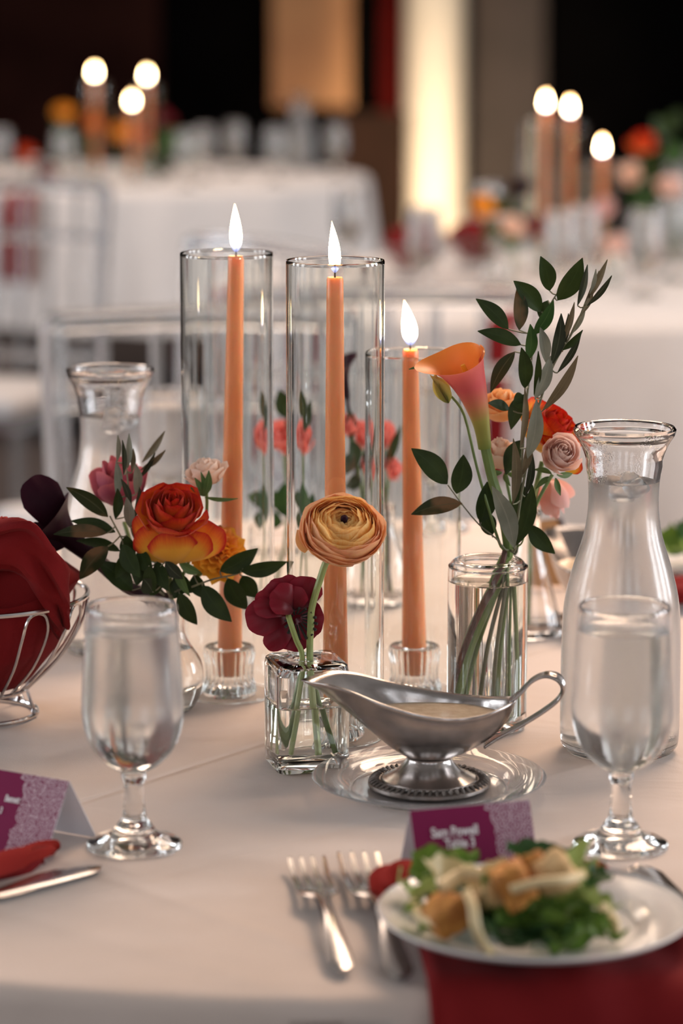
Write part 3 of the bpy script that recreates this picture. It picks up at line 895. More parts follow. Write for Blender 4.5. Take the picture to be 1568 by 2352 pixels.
# ------------------------------------------------------------------ gravy boat on its dish
def boat_parts(name, label, c, rot, group=None):
    c = Vector(c)
    t = thing(name, label, 'gravy boat', c, group)
    Rz = Matrix.Rotation(rot, 3, 'Z')

    def W(v):
        v = Vector(v)
        v.z = 0.0215 + (v.z - 0.0215) * 0.87
        return c + Rz @ v
    ring_pts = smooth_profile([(-0.0905, 0.0, 0.0835), (-0.084, 0.0085, 0.0845), (-0.070, 0.0205, 0.0860), (-0.052, 0.0275, 0.0825), (-0.030, 0.0330, 0.0745), (-0.005, 0.0362, 0.0675), (0.018, 0.0350, 0.0642), (0.038, 0.0270, 0.0655), (0.052, 0.0150, 0.0690), (0.0590, 0.0065, 0.0715), (0.0610, 0.0, 0.0725)], 6)
    full = ring_pts + [(x, -y, z) for (x, y, z) in reversed(ring_pts[1:-1])]
    nv = 18
    zb, rb = 0.0215, 0.0150

    def P(i, v):
        x, y, z = full[i]
        a = atan2(y, x + 0.006)
        bx0, by0 = rb * cos(a), rb * sin(a)
        k = max(0.0, min(1.0, (-x - 0.02) / 0.07)) * (1 if True else 0)
        f = sin(v * pi / 2) * (1 - k) + (v ** 0.92 * (1 - 0.10 * sin(pi * v))) * k
        g = (v ** 1.3) * (1 - k) + (v ** 1.12) * k
        lip = 0.0022 * max(0, (v - 0.86) / 0.14) ** 2
        n = Vector((x, y, 0)).normalized() if (abs(x) + abs(y)) > 1e-6 else Vector((0, 0, 0))
        return Vector((bx0 + (x - bx0) * f, by0 + (y - by0) * f, zb + (z - zb) * g)) + n * lip
    n = len(full)
    V = [W(P(i, j / nv)) for j in range(nv + 1) for i in range(n)]
    Fc = [(j * n + i, j * n + (i + 1) % n, (j + 1) * n + (i + 1) % n, (j + 1) * n + i) for j in range(nv) for i in range(n)]
    Fc.append(tuple(reversed(range(n))))
    b = mesh('bowl', (V, Fc), M['steel'], t)
    solid(b, 0.0011, 1.0)
    mesh('foot', lathe(smooth_profile([(0.0, 0.0225), (0.0150, 0.0222), (0.0163, 0.0205), (0.0185, 0.0165), (0.0240, 0.0110), (0.0305, 0.0075), (0.0345, 0.0058), (0.0350, 0.0042)], 3) + [(0.034, 0.003), (0, 0.003)], 56, tuple(c)), M['steel'], t)
    rg = mesh('base_ring', lathe([(0.030, 0.0), (0.0430, 0.0), (0.0442, 0.0012), (0.0440, 0.0034), (0.0415, 0.0047), (0.0365, 0.0050), (0.0345, 0.0040), (0.030, 0.0030)], 72, tuple(c), closed=True), M['steel_bead'], t)
    bead_me = None
    parts = []
    for i in range(52):
        a = 2 * pi * i / 52
        d = Vector((cos(a), sin(a), 0))
        e = Vector((-sin(a), cos(a), 0)) * 0.5
        parts.append(tube([c + d * 0.0362 + e * 0.001 + Vector((0, 0, 0.0050)), c + d * 0.0395 - e * 0.0005 + Vector((0, 0, 0.0056)), c + d * 0.0432 - e * 0.002 + Vector((0, 0, 0.0036))], [0.0009, 0.0017, 0.0008], 6, 2))
    mesh('beading', join(*parts), M['steel_bead'], t)['kind'] = 'stuff'
    # strap handle with a fluted thumb rest
    hp = smooth_profile([(0.0575, 0.0, 0.0700), (0.0650, 0.0, 0.0775), (0.0735, 0.0, 0.0880), (0.0830, 0.0, 0.0930), (0.0920, 0.0, 0.0905), (0.0955, 0.0, 0.0820), (0.0915, 0.0, 0.0720), (0.0800, 0.0, 0.0610), (0.0640, 0.0, 0.0490), (0.0480, 0.0, 0.0385), (0.0395, 0.0, 0.0315)], 5)
    V, Fc = [], []
    wn = 8
    for q, (x, y, z) in enumerate(hp):
        f = q / (len(hp) - 1)
        hw = 0.0056 + 0.0042 * exp(-((f - 0.42) / 0.12) ** 2)
        if f < 0.15 or f > 0.9:
            hw += 0.0012
        for s in range(wn + 1):
            u = s / wn * 2 - 1
            fl = 0.0007 * cos(u * pi * 3) * exp(-((f - 0.42) / 0.15) ** 2)
            V.append(W((x + fl, u * hw, z + fl)))
    for q in range(len(hp) - 1):
        for s in range(wn):
            Fc.append((q * (wn + 1) + s, q * (wn + 1) + s + 1, (q + 1) * (wn + 1) + s + 1, (q + 1) * (wn + 1) + s))
    solid(mesh('handle', (V, Fc), M['steel'], t), 0.0018)
    # dressing surface
    zs = 0.0575
    rimv = []
    for i in range(n):
        lo = 0.0
        for q in range(200):
            if P(i, q / 200).z >= zs:
                break
        p = P(i, q / 200)
        rimv.append(Vector((p.x * 0.975, p.y * 0.955, zs)))
    V = [W((0, 0, zs))] + [W(p) for p in rimv] + [W((p.x * 0.8, p.y * 0.8, zs - 0.012)) for p in rimv]
    Fc = [(0, 1 + i, 1 + (i + 1) % n) for i in range(n)]
    Fc += [(1 + i, 1 + n + i, 1 + n + (i + 1) % n, 1 + (i + 1) % n) for i in range(n)]
    Fc.append(tuple(reversed([1 + n + i for i in range(n)])))
    mesh('dressing', (V, Fc), M['dressing'], t)
    return t


DISH = on(985, 1817)
dp = smooth_profile([(0.0, 0.0032), (0.050, 0.0034), (0.056, 0.0050), (0.066, 0.0092), (0.0805, 0.0122), (0.0838, 0.0128)], 3)
dq = smooth_profile([(0.0845, 0.0120), (0.0805, 0.0098), (0.066, 0.0062), (0.056, 0.0018), (0.050, 0.0), (0.0, 0.0)], 3)
t = thing('glass_dish', 'round clear glass dish under the steel gravy boat', 'plate', DISH)
mesh('dish', lathe(dp + dq, 72, tuple(DISH)), M['plate_glass'], t)
boat_parts('gravy_boat', 'steel gravy boat of creamy dressing on the clear glass dish', DISH + Vector((0, 0, 0.0045)), radians(-5))
gb2 = on(1368, 1440)
boat_parts('gravy_boat', 'second steel gravy boat, mostly hidden behind the right carafe', gb2 + Vector((0, 0.0, 0.0)), radians(-70))

# ------------------------------------------------------------------ vases
def square_vase(c, s, h, rot, label):
    t = thing('square_bud_vase', label, 'vase', c)
    bm = bmesh.new()

    def rr_ring(hs, z, rad, n=6):
        pts = []
        for k, (sx, sy) in enumerate(((1, 1), (-1, 1), (-1, -1), (1, -1))):
            for q in range(n + 1):
                a = k * pi / 2 + q / n * pi / 2
                pts.append(Vector(((hs - rad) * sx + rad * cos(a), (hs - rad) * sy + rad * sin(a), z)))
        return pts

    def circ(r, z, N):
        out = []
        for k in range(4):
            for q in range(N // 4):
                a = k * pi / 2 + q / (N // 4 - 1) * pi / 2 * 0.999
                out.append(Vector((r * cos(a), r * sin(a), z)))
        return out
    N = 28
    hs = s / 2
    w_ = 0.0022
    loops = [rr_ring(hs * 0.90, 0.0, 0.006), rr_ring(hs * 0.98, 0.0012, 0.007), rr_ring(hs, 0.004, 0.007), rr_ring(hs, h - 0.006, 0.007), rr_ring(hs * 0.97, h - 0.0015, 0.007), rr_ring(hs * 0.90, h, 0.006),
             circ(0.0105, h + 0.0005, N), circ(0.0095, h - 0.0005, N), circ(0.0095, h - 0.0022, N), rr_ring(hs - w_ - 0.003, h - 0.004, 0.006), rr_ring(hs - w_, h - 0.008, 0.006), rr_ring(hs - w_, 0.011, 0.006), rr_ring(hs - w_ - 0.004, 0.008, 0.006)]
    Rz = Matrix.Rotation(rot, 3, 'Z')
    V = [Vector(c) + Rz @ p for lp in loops for p in lp]
    Fc = [(j * N + i, j * N + (i + 1) % N, (j + 1) * N + (i + 1) % N, (j + 1) * N + i) for j in range(len(loops) - 1) for i in range(N)]
    Fc.append(tuple(reversed(range(N))))
    Fc.append(tuple((len(loops) - 1) * N + i for i in range(N)))
    o = mesh('glass_body', (V, Fc), M['glass'], t)
    wl = h * 0.60
    wloops = [rr_ring(hs - w_ - 0.0035, 0.0077, 0.006), rr_ring(hs - w_ + 0.0006, 0.011, 0.0062), rr_ring(hs - w_ + 0.0006, wl + 0.001, 0.0062), rr_ring(hs - w_ - 0.001, wl, 0.006)]
    V = [Vector(c) + Rz @ p for lp in wloops for p in lp]
    Fc = [(j * N + i, j * N + (i + 1) % N, (j + 1) * N + (i + 1) % N, (j + 1) * N + i) for j in range(3) for i in range(N)]
    Fc.append(tuple(reversed(range(N))))
    Fc.append(tuple(3 * N + i for i in range(N)))
    mesh('water', (V, Fc), M['murky'], t)
    return t


SV = on(704, 1757)
SVH = 0.0815
square_vase(SV, 0.0545, SVH, radians(14), 'small square clear glass bud vase holding the peach ranunculus')

CV = on(1117, 1668)
CVH = height_at(CV, 1283)
t = thing('cylinder_vase', 'clear glass cylinder vase of water holding the calla lily bouquet', 'vase', CV)
r_ = 0.0312
out = smooth_profile([(0.0, 0.0), (0.027, 0.0), (0.0305, 0.003), (r_, 0.009), (r_, 0.06), (r_, CVH - 0.012), (0.0298, CVH - 0.005), (0.0262, CVH - 0.0006), (0.0225, CVH)], 3)
inn = smooth_profile([(0.0215, CVH - 0.0006), (0.0222, CVH - 0.0022), (0.0255, CVH - 0.0032), (0.0276, CVH - 0.0068), (0.0288, CVH - 0.013), (0.0288, 0.06), (0.0288, 0.013), (0.025, 0.008), (0.0, 0.0072)], 3)
mesh('glass_body', lathe(out + inn, 56, tuple(CV)), M['glass'], t)
wl = height_at(CV, 1334)
mesh('water', lathe([(0, 0.0068), (0.0252, 0.0076), (0.0293, 0.013), (0.0293, wl + 0.001), (0.0280, wl), (0, wl - 0.0002)], 48, tuple(CV)), M['murky'], t)

BV = on(392, 1632)
BVH = 0.088
t = thing('bulb_vase', 'round clear glass bud vase half hidden behind the left goblet', 'vase', BV)
out = smooth_profile([(0.0, 0.0), (0.012, 0.0), (0.019, 0.004), (0.0255, 0.016), (0.0270, 0.028), (0.0245, 0.042), (0.0165, 0.055), (0.0120, 0.066), (0.0125, 0.080), (0.0145, BVH)], 3)
inn = smooth_profile([(0.0128, BVH), (0.0105, 0.080), (0.0100, 0.066), (0.0145, 0.055), (0.0225, 0.042), (0.0250, 0.028), (0.0235, 0.016), (0.017, 0.006), (0.0, 0.005)], 3)
mesh('glass_body', lathe(out + inn, 48, tuple(BV)), M['glass'], t)
mesh('water', lathe(smooth_profile([(0, 0.0046), (0.0172, 0.0056), (0.0239, 0.016), (0.0254, 0.028), (0.0229, 0.042), (0.0165, 0.0520)], 3) + [(0.0150, 0.0515), (0, 0.0515)], 40, tuple(BV)), M['murky'], t)

FV = on(660, 1372)
t = thing('fluted_jar_vase', 'small clear glass jar of green stems behind the left and middle tubes', 'vase', FV)
prof = [(0, 0), (0.026, 0), (0.030, 0.004), (0.0315, 0.02), (0.0315, 0.056), (0.030, 0.063), (0.0305, 0.067), (0.0285, 0.067), (0.028, 0.063), (0.0292, 0.055), (0.0292, 0.02), (0.027, 0.008), (0, 0.007)]
mesh('glass_body', lathe(prof, 48, tuple(FV)), M['glass'], t)
mesh('water', lathe([(0, 0.0068), (0.0271, 0.0077), (0.0296, 0.02), (0.0296, 0.045), (0.0285, 0.0445), (0, 0.0445)], 40, tuple(FV)), M['murky'], t)

FV2 = on(862, 1385)
t = thing('bottle_vase', 'clear glass bottle vase of coral blooms seen through the middle tube', 'vase', FV2)
prof = [(0, 0), (0.022, 0), (0.026, 0.004), (0.027, 0.03), (0.022, 0.05), (0.013, 0.068), (0.012, 0.09), (0.014, 0.094), (0.012, 0.094), (0.010, 0.088), (0.011, 0.068), (0.020, 0.049), (0.025, 0.03), (0.024, 0.008), (0, 0.007)]
mesh('glass_body', lathe(smooth_profile(prof, 2), 40, tuple(FV2)), M['glass'], t)

CN = on(1212, 1455)
t = thing('conical_vase', 'flared clear glass bud vase between the cylinder vase and the right carafe', 'vase', CN)
prof = [(0, 0), (0.027, 0), (0.030, 0.003), (0.0295, 0.012), (0.021, 0.045), (0.0125, 0.075), (0.0095, 0.100), (0.0115, 0.112), (0.0100, 0.112), (0.0078, 0.100), (0.0106, 0.075), (0.019, 0.045), (0.0272, 0.013), (0.024, 0.006), (0, 0.005)]
mesh('glass_body', lathe(smooth_profile(prof, 2), 40, tuple(CN)), M['glass'], t)

# ------------------------------------------------------------------ leaves and petals
def leaf_vf(b, tip, width, roll=0.0, bend=0.12, fold=0.25, shape=0.85, rows=11, tow=1.0, wave=0.0):
    """a leaf from b to tip; its blade turned toward the camera by default, rolled about its own rib"""
    b, tip = Vector(b), Vector(tip)
    d = tip - b
    L = d.length
    d.normalize()
    nrm = (CAM - (b + tip) * 0.5).normalized()
    nrm = (nrm - d * nrm.dot(d)).normalized()
    nrm = Matrix.Rotation(roll, 3, d) @ nrm
    s = d.cross(nrm)
    V, Fc, U = [], [], []
    cols = (-1, -0.5, 0, 0.5, 1)
    for j in range(rows):
        f = j / (rows - 1)
        wv = (max(0.0, sin(pi * min(1, f ** shape))) ** 0.85) if 0 < f < 1 else 0.0
        hw = max(0.0003, width * 0.5 * wv)
        cpt = b + d * (L * f) - nrm * (bend * L * (f * f - 0.3 * f)) + s * (0.05 * L * sin(pi * f))
        for cc in cols:
            o = s * (hw * cc) + nrm * (abs(cc) * hw * fold)
            o += nrm * (wave * width * sin(f * 9 + cc * 2) * abs(cc))
            V.append(cpt + o)
            U.append((cc * 0.5 + 0.5, f))
    n = len(cols)
    for j in range(rows - 1):
        for i in range(n - 1):
            Fc.append((j * n + i, j * n + i + 1, (j + 1) * n + i + 1, (j + 1) * n + i))
    return V, Fc, U


def sprig(name, label, Y, stem_pts, leaves, stem_mat, stem_r, base=None, group=None, seed=1):
    """stem_pts and leaves are laid out on the picture's rows at depth Y (+ own offset) and stand in their vase"""
    rnd = random.Random(seed)
    pts = [at(p[0], p[1], Y + (p[2] if len(p) > 2 else 0)) for p in stem_pts]
    if base is not None:
        pts = list(base) + pts
    t = thing(name, label, 'greenery', pts[0], group)
    n = len(pts)
    mesh('stem', tube(pts, [stem_r * (1 - 0.55 * i / (n - 1)) for i in range(n)], 7, 4), stem_mat, t)
    for lf in leaves:
        bxp, byp, tx, ty, wpx, mk = lf[:6]
        dy = lf[6] if len(lf) > 6 else rnd.uniform(-0.012, 0.012)
        dyt = dy + rnd.uniform(-0.012, 0.006)
        roll = lf[7] if len(lf) > 7 else rnd.uniform(-0.55, 0.55)
        narrow = name.startswith('olive')
        b, tp = at(bxp, byp, Y + dy), at(tx, ty, Y + dyt)
        V = leaf_vf(b, tp, px2m(wpx, Y) / max(0.55, cos(roll)), roll, rnd.uniform(-0.05, 0.14), 0.18 if not narrow else 0.3, 0.85 if not narrow else 0.95)
        # leaf stalk back to the stem
        near = min((p for p in smooth_profile([tuple(q) for q in pts], 6)), key=lambda q: (Vector(q) - b).length)
        mesh('leaf', V, M[mk], t)
        if (Vector(near) - b).length > 0.0025 and (Vector(near) - b).length < 0.03:
            mesh('leaf_stalk', tube([Vector(near), (Vector(near) + b) * 0.5 + Vector((0, 0, -0.001)), b], 0.0006, 5, 2), stem_mat, t)
    return t


def petal(Mx, c, prof, th, span, nu=9, nv=9, tipround=0.35, taperb=0.55, ruffle=0.0, rph=0.0, edge=1.0, spiral=0.0, notch=0.0):
    V, Fc, U = [], [], []
    for j in range(nv):
        v = j / (nv - 1)
        for i in range(nu):
            u = i / (nu - 1) * 2 - 1
            ve = v * (1 - tipround * abs(u) ** 2.6 - notch * exp(-(u / 0.18) ** 2))
            r, z = prof(ve)
            wd = taperb + (1 - taperb) * min(1, ve / 0.55) ** 0.8
            ang = th + u * span * 0.5 * wd
            rr = r * (1 + spiral * u) + ruffle * sin(u * 7 + rph) * ve ** 3
            zz = z + ruffle * 0.6 * sin(u * 5 + rph * 1.7) * ve ** 3
            V.append(Vector(c) + Mx @ Vector((rr * cos(ang), rr * sin(ang), zz)))
            U.append((u * 0.5 + 0.5, v))
    for j in range(nv - 1):
        for i in range(nu - 1):
            Fc.append((j * nu + i, j * nu + i + 1, (j + 1) * nu + i + 1, (j + 1) * nu + i))
    return V, Fc, U


def rose_petals(c, axis, R, H, n, rnd, spin=0.0, open_=1.0, ruffle=0.03):
    """list of (vf, t) from the tight centre outward"""
    Mx = frame(axis, spin=spin)
    out = []
    ga = 2.399
    for i in range(n):
        q = i / (n - 1)
        Rt = R * (0.10 + 0.78 * q ** 0.85)
        Ht = H * (1.0 - 0.30 * q ** 1.5)
        z0 = -H * 0.12 * q
        inn = 0.30 * (1 - q) ** 1.0
        flare = open_ * 0.42 * max(0, q - 0.45) ** 1.1
        droop = open_ * 0.32 * max(0, q - 0.55)

        def prof(v, Rt=Rt, Ht=Ht, z0=z0, inn=inn, flare=flare, droop=droop):
            b = (1 - (1 - min(1, v * 1.15)) ** 2.4) ** 0.55
            r = Rt * b * (1 - inn * max(0, v - 0.55) / 0.45) + R * flare * max(0, v - 0.5) ** 1.3 * 2.2
            z = z0 + Ht * v - H * droop * max(0, v - 0.62) ** 1.6 * 3.0
            return r, z
        span = 2.6 - 0.9 * q
        out.append((petal(Mx, c, prof, i * ga + rnd.uniform(-0.25, 0.25), span, 9, 9, 0.22 + 0.1 * q, 0.6, R * ruffle * (0.4 + q), rnd.uniform(0, 6), spiral=0.10 * (1 if i % 2 else 1) * (1 - 0.4 * q)), q))
    return out


def ranunculus_petals(c, axis, R, n, rnd, flat=0.82, spin=0.0):
    Mx = frame(axis, spin=spin)
    out = []
    for i in range(n):
        q = i / (n - 1)
        s = R * (0.20 + 0.80 * q ** 0.75)
        ptip = radians(8 + 88 * q ** 1.25 + rnd.uniform(-7, 7))
        pbot = radians(150)
        up = R * 0.24 * (1 - q) ** 1.2
        fl = 0.045 * (0.4 + q) * rnd.uniform(0.5, 1.6)

        def prof(v, s=s, ptip=ptip, pbot=pbot, up=up, fl=fl):
            a = pbot + (ptip - pbot) * v
            k = s * (1 + fl * max(0, v - 0.8) / 0.2)
            return k * sin(a), k * cos(a) * flat + up * 0.0
        out.append((petal(Mx, c, prof, i * 2.399 + rnd.uniform(-0.3, 0.3), rnd.uniform(1.5, 2.1) + 0.9 * (1 - q), 11, 8, 0.16 + 0.06 * rnd.random(), 0.5, R * 0.028, rnd.uniform(0, 6), spiral=0.045), q))
    return out


def ruffled_petals(c, axis, R, n, rnd, spin=0.0):
    Mx = frame(axis, spin=spin)
    out = []
    for i in range(n):
        q = (i + 0.5) / n
        tilt = radians(8 + 88 * q ** 0.75)
        L = R * rnd.uniform(0.86, 1.05)

        def prof(v, tilt=tilt, L=L, q=q):
            return L * v * sin(tilt) + 0.02 * R, L * v * cos(tilt) * 0.85 - 0.22 * L * max(0, v - 0.7)
        out.append((petal(Mx, c, prof, i * 2.399, 1.0 + 0.5 * (1 - q), 9, 6, 0.12, 0.25, R * 0.10, rnd.uniform(0, 6), notch=0.06), q))
    return out


def add_stem(t, pts, r, mat, name='stem', r2=None):
    n = len(pts)
    r2 = r2 or r
    return mesh(name, tube(pts, [r + (r2 - r) * i / (n - 1) for i in range(n)], 9, 4), mat, t)


def sepals(t, c, axis, R, n=5, mat='sepal', seed=0, droop=0.4):
    rnd = random.Random(seed)
    Mx = frame(axis)
    for i in range(n):
        a = i * 2 * pi / n + rnd.uniform(-0.2, 0.2)
        d = Mx @ Vector((cos(a), sin(a), -droop + rnd.uniform(-0.25, 0.35))).normalized()
        b = Vector(c) + Mx @ Vector((cos(a) * R * 0.12, sin(a) * R * 0.12, 0))
        mesh('sepal', leaf_vf(b, b + d * R * rnd.uniform(0.8, 1.1), R * 0.28, rnd.uniform(-0.5, 0.5), 0.2, 0.3), M[mat], t)


def flower(name, label, c, axis, petals, mats, stem_pts, stem_r=0.0016, stem_mat='stem', joined=False, group=None, sep=None):
    """petals: list of (vf, q); mats: function q -> material key"""
    base = stem_pts[0] if stem_pts else c
    t = thing(name, label, 'flower', base, group)
    if stem_pts:
        add_stem(t, stem_pts, stem_r, M[stem_mat])
    if joined:
        mesh('bloom', join(*[p for p, q in petals]), M[mats(0.7)], t)
    else:
        for p, q in petals:
            mesh('petal', p, M[mats(q)], t)
    if sep:
        sepals(t, sep[0], axis or Vector((0, 0, 1)), sep[1], seed=len(label))
    return t


def in_vase(V, dx, dy, z, h):
    return [Vector((V.x + dx, V.y + dy, TZ + z)), ]


rnd = random.Random(21)
VIEW = Vector((0, -cos(PITCH), sin(PITCH)))

# ---- the peach ranunculus and the burgundy ranunculus in the square vase
YS = SV.y
RC = at(787, 1213, YS - 0.004)
rp = ranunculus_petals(RC, Vector((0.10, -0.66, 0.78)), px2m(97, YS), 112, rnd, 0.76)
neck = at(703, 1500, YS)
flower('ranunculus', 'large peach ranunculus bloom standing in the square bud vase', RC, None, rp,
       lambda q: 'ranunculus' if q < 0.72 else 'ranunculus_pink',
       [SV + Vector((0.008, -0.013, 0.0125)), SV + Vector((0.005, -0.006, 0.045)), SV + Vector((0.0025, 0, SVH)), at(713, 1440, YS), at(716, 1395, YS), at(735, 1330, YS), at(752, 1285, YS), RC - Vector((0.002, -0.012, 0.018))], 0.0026, 'pale_stem')
ct = bpy.data.objects['ranunculus']
mesh('flower_eye', lathe([(0, 0), (0.0026, 0.001), (0.0028, 0.004), (0.0012, 0.006), (0, 0.006)], 14, tuple(RC + Vector((0.10, -0.66, 0.78)).normalized() * 0.008), M=frame(Vector((0.10, -0.66, 0.78)))), M['plum'], ct)
ro = mesh('outer_petal', leaf_vf(at(700, 1270, YS - 0.01), at(686, 1215, YS - 0.006), 0.012, 0.3, 0.3, 0.2), M['peach'], ct)
mesh('outer_petal', leaf_vf(at(765, 1284, YS - 0.014), at(722, 1272, YS - 0.008), 0.009, 0.3, 0.3, 0.2), M['peach'], ct)

# burgundy one seen from behind: broad loose petals about a dark middle
BC = at(664, 1408, YS + 0.008)
t = thing('ranunculus', 'drooping burgundy ranunculus leaning out of the square bud vase', 'flower', SV + Vector((-0.013, -0.008, 0.0125)))
add_stem(t, [SV + Vector((-0.013, -0.008, 0.0125)), SV + Vector((-0.007, -0.004, 0.05)), SV + Vector((-0.003, 0, SVH)), at(680, 1470, YS - 0.004), at(665, 1425, YS - 0.006), at(660, 1405, YS + 0.004)], 0.0021, M['pale_stem'])


def bowl_petal(b, tip, wpx, roll, cup, ruf=0.06, mat='burgundy', par=None, seed=0, name='petal', rows=11, cols=11, back=1):
    """a broad rounded petal cupped about its length"""
    b, tip = Vector(b), Vector(tip)
    d = (tip - b)
    L = d.length
    d.normalize()
    nrm = (CAM - (b + tip) * 0.5).normalized()
    nrm = (nrm - d * nrm.dot(d)).normalized()
    nrm = Matrix.Rotation(roll, 3, d) @ nrm
    s = d.cross(nrm)
    W = px2m(wpx, b.y)
    V, Fc, U = [], [], []
    for j in range(rows):
        f = j / (rows - 1)
        for i in range(cols):
            u = i / (cols - 1) * 2 - 1
            fe = f * (1 - 0.30 * abs(u) ** 3)
            hw = W * 0.5 * (0.25 + 0.75 * sin(min(1, fe * 1.15) * pi / 2) ** 0.8)
            bulge = cup * L * (sin(pi * fe * 0.9) * 0.7 + 0.15) - cup * W * 0.45 * u * u
            wv = ruf * W * sin(u * 6 + seed) * fe ** 3
            V.append(b + d * (L * fe) + s * (hw * u) + nrm * (bulge * back + wv))
            U.append((u * 0.5 + 0.5, f))
    for j in range(rows - 1):
        for i in range(cols - 1):
            Fc.append((j * cols + i, j * cols + i + 1, (j + 1) * cols + i + 1, (j + 1) * cols + i))
    return mesh(name, (V, Fc, U), M[mat], par)


for k, (bx_, by_, tx, ty, wpx, roll, cup, dy) in enumerate([
        (662, 1405, 564, 1430, 92, 0.2, 0.22, 0.004),     # left
        (655, 1395, 600, 1350, 90, -0.3, 0.25, 0.002),
        (660, 1392, 645, 1320, 88, 0.1, 0.30, 0.008),     # top
        (668, 1400, 630, 1345, 70, 0.2, 0.35, -0.006),
        (676, 1400, 716, 1322, 84, 0.2, 0.28, 0.006),     # right upper
        (690, 1420, 745, 1420, 80, 0.1, 0.25, 0.010),
        (680, 1420, 728, 1460, 60, 0.3, 0.2, 0.012),
        (675, 1425, 610, 1488, 60, -0.2, 0.2, 0.008),     # bottom
        (678, 1430, 660, 1494, 90, 0.1, 0.15, 0.014),
        (668, 1405, 580, 1400, 60, 0.5, 0.3, -0.004),
        (672, 1402, 690, 1345, 60, -0.2, 0.3, -0.002),
        (672, 1404, 615, 1385, 50, 0.4, 0.35, -0.010),
        (676, 1455, 674, 1370, 110, 0.0, 0.05, 0.016),
]):
    bowl_petal(at(bx_, by_, YS + 0.008 + dy), at(tx, ty, YS + dy), wpx, roll, cup, 0.05, 'burgundy', t, k)
mesh('flower_eye', join(*[tube([BC + Vector((0.006 + 0.004 * cos(a), -0.004, -0.004 + 0.004 * sin(a))), BC + Vector((0.009 + 0.012 * cos(a), -0.010, -0.006 + 0.012 * sin(a)))], [0.0006, 0.0012], 5, 1) for a in [i * 0.42 for i in range(15)]]), M['wick'], t)

# loose green stems in the square vase
for k, (dx, dy, ex, ey) in enumerate([(-0.004, 0.004, -0.0195, 0.004), (0.003, 0.004, 0.0195, 0.002)]):
    t = thing('cut_stem', ['green stem slanting to the left corner of the square bud vase', 'green stem slanting to the right corner of the square bud vase'][k], 'stem', SV + Vector((ex, ey, 0.012)))
    add_stem(t, [SV + Vector((ex, ey, 0.0115)), SV + Vector(((ex + dx) / 2, (ey + dy) / 2, 0.04)), SV + Vector((dx, dy, 0.075))], 0.0021, M['stem'])

# ---- left bouquet in the bulb vase
YB = BV.y - 0.005
def bstem(*pix, dx=0.0):
    return [BV + Vector((dx, 0, 0.010)), BV + Vector((dx * 0.4, 0, 0.045)), BV + Vector((dx * 0.2, 0, 0.088))] + [at(p[0], p[1], YB + (p[2] if len(p) > 2 else 0)) for p in pix]

# bicolour rose
RA = Vector((0.12, -0.62, 0.72))
R1 = px2m(86, YB)
RCc = at(393, 1180, YB - 0.035)
pet = rose_petals(RCc - RA.normalized() * 0.010, RA, R1, R1 * 1.15, 24, rnd, 0.4, 0.55)
rose1 = flower('bicolour_rose', 'open orange red rose with yellow outer petals in the left bouquet', RCc, RA, pet, lambda q: 'rose_in', bstem((390, 1330), (392, 1260, -0.02), dx=0.004), 0.0022, 'stem')
for k, (bx_, by_, tx, ty, wpx, roll, cup, dy) in enumerate([
        (400, 1292, 336, 1200, 120, -0.25, 0.24, -0.036),
        (402, 1294, 392, 1216, 120, -0.05, 0.24, -0.052),
        (410, 1288, 498, 1200, 118, 0.55, 0.22, -0.030),
        (412, 1290, 462, 1214, 100, 0.30, 0.24, -0.044),
        (395, 1286, 322, 1178, 90, -0.6, 0.2, -0.024)]):
    bowl_petal(at(bx_, by_, YB - 0.022), at(tx, ty, YB + dy), wpx, roll, cup, 0.03, 'rose_out', rose1, k, 'outer_petal')
sepals(rose1, at(400, 1290, YB - 0.02), RA, 0.028, seed=3, droop=0.8)

# amber ruffled flower
AC = at(497, 1262, YB + 0.012)
flower('ruffled_carnation', 'ruffled amber orange bloom behind the bicolour rose', AC, None, ruffled_petals(AC - Vector((0, 0, 0.004)), Vector((0.25, -0.55, 0.6)), px2m(74, YB), 52, rnd),
       lambda q: 'marigold' if int(q * 97) % 3 else 'marigold_red', bstem((430, 1345), (480, 1300, 0.01)), 0.0018)
# blush rose
BA = Vector((-0.35, 0.1, 0.75))
BCc = at(478, 1108, YB + 0.004)
bl = flower('blush_rose', 'small blush rose tilted back above the bicolour rose', BCc, BA, rose_petals(BCc, Vector((-0.25, -0.2, 0.9)), px2m(54, YB), px2m(62, YB), 22, rnd, 0.9, 1.0),
            lambda q: 'blush', bstem((420, 1320), (470, 1200, 0.02), (474, 1125, 0.006)), 0.0014)
for (bx_, by_, tx, ty, w_) in ((468, 1140, 480, 1082, 20), (466, 1140, 448, 1098, 16), (470, 1142, 545, 1146, 10), (464, 1138, 438, 1120, 14), (470, 1140, 462, 1085, 14)):
    mesh('sepal', leaf_vf(at(bx_, by_, YB - 0.020), at(tx, ty, YB - 0.024), px2m(w_, YB), 0.2, 0.1, 0.3), M['sepal'], bl)
# mauve tulip like bloom
MC = at(272, 1105, YB + 0.055)
flower('mauve_bloom', 'soft mauve pink cupped bloom at the back of the left bouquet', MC, None, rose_petals(at(275, 1150, YB + 0.05), Vector((-0.1, -0.15, 1)), px2m(82, YB), px2m(112, YB), 12, rnd, 0.3, 0.3),
       lambda q: 'mauve', bstem((330, 1330, 0.02), (285, 1200, 0.05)), 0.0018)

